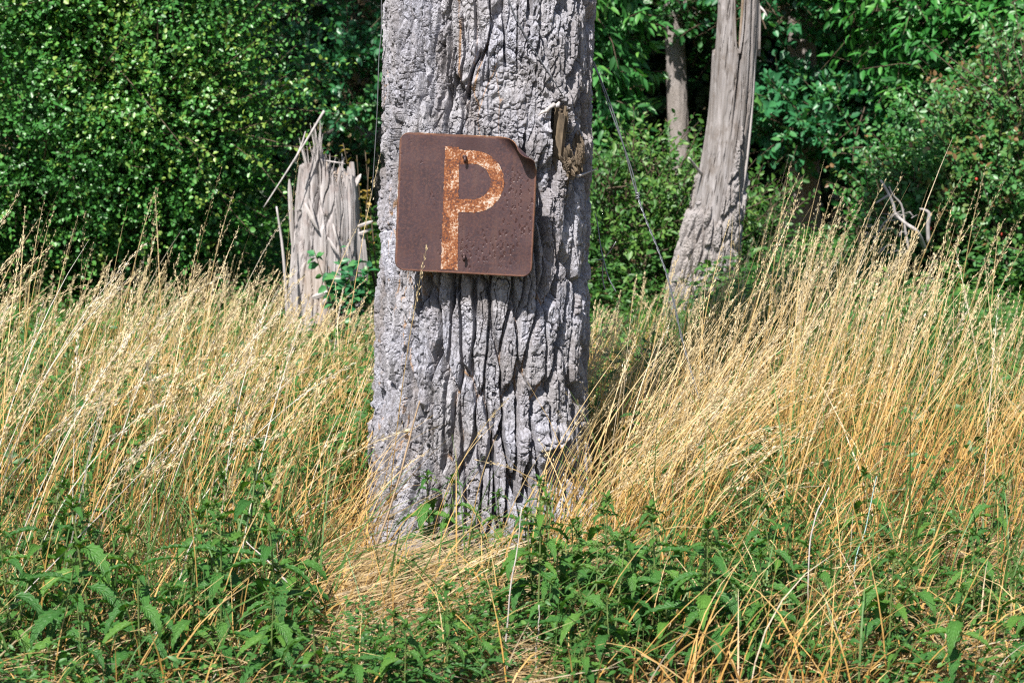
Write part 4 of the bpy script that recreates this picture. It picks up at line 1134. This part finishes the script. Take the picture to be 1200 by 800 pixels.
def make_nettle(h, seed, pairs):
    r = random.Random(seed)
    root = empty('nettle', (0, 0, 0))
    sm, fm = MB(), MB()
    tms = []
    lx, ly = r.uniform(-.10, .16), r.uniform(-.1, .1)
    axis = lambda t: np.array([lx * h * t * t, ly * h * t * t, h * t])
    sm.tube([axis(t) for t in np.linspace(0, 1, 14)], np.linspace(.0038, .0016, 14), 6)
    for k in range(pairs):
        t = .12 + .86 * (k / (pairs - 1)) ** .92
        size = (.058 + .060 * max(0, math.sin(min(1, t * 1.1) * math.pi)) ** .8) * (1 if t < .85 else .8) * (1.15 if .35 < t < .8 else 1)
        a = k * math.pi / 2 + r.uniform(-.35, .35)
        yel = 1. if r.random() < .03 else r.uniform(.35, .95)
        for s in (0, math.pi):
            L = size * r.uniform(.8, 1.2)
            if t < .3 and r.random() < .3: continue
            nettle_leaf(fm, axis(t), a + s + r.uniform(-.2, .2), L, L * r.uniform(.29, .38), r.uniform(-.1, .55), r.uniform(.7, 1.8), yel)
        if t > .45 and k % 2:        # hanging strings of tiny flowers at the joints
            tm = MB(); tms.append(tm)
            for q in range(3):
                b = r.uniform(0, 6.28); ln = r.uniform(.02, .045)
                m = 16
                tt = np.array([r.random() for _ in range(m)])
                P = axis(t) + np.stack([math.cos(b) * ln * tt, math.sin(b) * ln * tt, .012 * tt - .02 * tt ** 2], -1) + np.array([[r.gauss(0, .003) for _ in range(3)] for _ in range(m)])
                D = np.array([[r.gauss(0, 1) for _ in range(3)] for _ in range(m)])
                leaves(tm, P, D, nrm(D[:, [1, 2, 0]]), np.full(m, .007), np.full(m, .005), np.array([r.random() for _ in range(m)]), .2)
    for q in range(10):    # young leaves at the tip
        a = r.uniform(0, 6.28)
        nettle_leaf(fm, axis(1.) + np.array([0, 0, -.01 + .002 * q]), a, r.uniform(.018, .034), .012, r.uniform(.2, 1.2), r.uniform(.3, 1.2), r.uniform(.7, .92))
    sm.build('stem', M['stem_green'], root); fm.build('foliage', M['nettle'], root); 
    for tm in tms: tm.build('flower_cluster', M['nettle_top'], root)
    return root
protos = [(make_nettle(hh, 40 + k, pr), hh) for k, (hh, pr) in enumerate([(.62, 13), (.55, 12), (.48, 11), (.40, 9), (.58, 13), (.34, 8)])]
used = set()
def place_nettle(px, Y, h, label, group, rz=None):
    want = min(range(len(protos)), key=lambda k: (abs(protos[k][1] - h) + rng.uniform(0, .1)))
    src, hh = protos[want]
    if want in used:
        o = src.copy(); C.objects.link(o)
        for ch in list(src.children):
            c_ = ch.copy(); C.objects.link(c_); c_.parent = o
    else:
        o = src; used.add(want)
    x = (px - 600) / F_PX * Y
    o.location = (x, Y, float(gz(x, Y)) - .01)
    s = h / hh
    o.scale = (s * .9 + .1, s * .9 + .1, s)
    o.rotation_euler = (rng.normal(0, .09), rng.normal(.05, .09), rng.uniform(0, 6.28) if rz is None else rz)
    return put(o, label, 'nettle', group)
GN = 'nettles along the front'
def by_top(px, py, Y, label, group=GN):
    q = at(px, py, Y)
    x = (px - 600) / F_PX * Y
    place_nettle(px, Y, max(.12, q[2] - float(gz(x, Y))), label, group)
by_top(270, 525, 4.95, 'tallest dark green nettle standing left of the trunk foot')
by_top(505, 548, 5.86, 'leafy nettle growing against the foot of the trunk, left of its middle')
by_top(536, 560, 5.84, 'thin nettle against the trunk foot, close right of the leafy one')
by_top(590, 575, 5.75, 'nettle in front of the root scar at the trunk foot')
by_top(622, 598, 5.35, 'tall nettle below the right half of the trunk')
by_top(1042, 552, 5.5, 'nettle standing among dry grass beside the blue green stem')
by_top(1112, 566, 5.42, 'bushy nettle in the dry grass near the right edge')
by_top(1168, 556, 5.5, 'nettle in dry grass closest to the right edge')
zones = [((-60, 350), (4.35, 5.5), (545, 745), 64, 'green nettle in the crowd at the lower left below the pale plumes'),
         ((455, 960), (4.35, 5.45), (580, 750), 90, 'green nettle in the strip along the bottom below the trunk'),
         ((340, 470), (4.3, 4.8), (690, 770), 8, 'low nettle in the straw gap at the bottom left of the trunk'),
         ((960, 1260), (4.35, 5.3), (625, 765), 42, 'short nettle in brown stubble at the lower right')]
for (p0, p1), (y0, y1), (t0, t1), n_, lab in zones:
    for k in range(n_):
        px = p0 + (p1 - p0) * (k + rng.uniform(0, 1)) / n_
        Y = rng.uniform(y0, y1)
        top = rng.uniform(t0, t1) + (60 if Y < 4.7 else 0) * rng.uniform(.3, 1)
        if 380 < px < 625: top = max(top, rng.uniform(668, 760))
        q = at(px, top, Y)[2] - .0
        place_nettle(px, Y, float(np.clip(q, .14, .62)), lab, GN)

for k_, (o_, _) in enumerate(protos):      # a kind that was never needed
    if k_ not in used:
        for c_ in list(o_.children): bpy.data.objects.remove(c_)
        bpy.data.objects.remove(o_)

# ------------------------------------------------------------------ single dry stalks one can point at
def stalk(name, pts, r, mat, label, n=24):
    P = spline(pts, n); P[:, 0] += .006 * fbm(np.arange(n) * .22, np.zeros(n) + P[0, 0] * 9, 8, 2); P[:, 2] += .003 * fbm(np.arange(n) * .3, np.zeros(n) + P[0, 0] * 7, 7, 2)
    mb = MB(); mb.tube(P, np.linspace(r, r * .5, n) * .72 * (1 + .15 * fbm(np.arange(n) * .9, np.zeros(n) + r * 9000, 9, 2)), 6)
    return put(mb.build(name, M[mat]), label, 'stalk', 'single stalks in the foreground')
stalk('dry_stalk', [at(411, 724, 5.45), at(436, 655, 5.5), at(466, 560, 5.55), at(492, 470, 5.6)], .0062, 'stem_brown', 'thick brown stalk leaning against the left part of the trunk foot')
stalk('dry_stalk', [at(588, 812, 4.62), at(594, 740, 4.62), at(602, 670, 4.64), at(613, 594, 4.66)], .0034, 'stem_pale', 'whitish upright stem in front of the nettles below the trunk')
stalk('dry_stalk', [at(629, 812, 4.6), at(629, 760, 4.6), at(633, 708, 4.6)], .003, 'stem_pale', 'short whitish stem right of the long whitish stem below the trunk')
stalk('dry_stalk', [at(560, 806, 4.62), at(600, 765, 4.6), at(650, 715, 4.6)], .0026, 'stem_brown', 'thin brown stem crossing the two whitish stems below the trunk')
stalk('dry_stalk', [at(949, 800, 4.8), at(946, 720, 4.82), at(948, 650, 4.84), at(956, 605, 4.86), at(972, 570, 4.88)], .0034, 'stem_pale', 'lilac white bent stem rising from nettles at the lower right')
stalk('dry_stalk', [at(990, 716, 5.2), at(1003, 660, 5.25), at(1016, 610, 5.3), at(1028, 558, 5.35)], .0028, 'stem_blue', 'blue green stem slanting before the dry grass at right')
stalk('dry_stalk', [at(1105, 740, 5.0), at(1128, 690, 5.05), at(1142, 666, 5.1)], .0026, 'stem_blue', 'short blue green stem in the brown stubble at right')
stalk('dry_stalk', [at(1043, 806, 4.6), at(1041, 770, 4.6), at(1036, 745, 4.6)], .003, 'stem_pale', 'pale stub of stem at the bottom right')
stalk('dry_stalk', [at(1062, 806, 4.62), at(1060, 775, 4.62), at(1050, 752, 4.62), at(1040, 748, 4.62)], .0028, 'stem_pale', 'pale hooked stem at the bottom right')
stalk('dry_stalk', [at(352, 700, 4.9), at(320, 664, 4.92), at(290, 634, 4.94)], .004, 'stem_pale', 'white stick lying slantwise right of the tallest nettle')
stalk('dry_stalk', [at(178, 760, 4.75), at(205, 690, 4.8), at(235, 612, 4.85)], .003, 'stem_pale', 'pale stem slanting upward just left of the tallest nettle')
stalk('dry_stalk', [at(-5, 728, 4.7), at(100, 620, 4.78), at(212, 508, 4.86)], .0018, 'stem_pale', 'long pale stem slanting from the left edge over the nettles')
stalk('green_stalk', [at(172, 652, 5.0), at(215, 560, 5.05), at(262, 460, 5.1)], .003, 'stem_green', 'dark green bare stem slanting through the dry grass at left')
# seed stalk in front of the sign's lower edge
mb = MB()
b_ = at(452, 648, 5.72)
P, T = ribbons(mb, b_[None], np.array([.91]), np.array([.0]), np.array([.08]), np.array([.14]), np.array([.003]), 10, np.array([.5]))
spikelets(mb, P, T, np.array([.5]), 60, spread=.008, frac=.24)
put(mb.build('seed_stalk', M['straw']), 'single straw coloured grass stalk reaching up to the sign bottom edge', 'stalk', 'single stalks in the foreground')
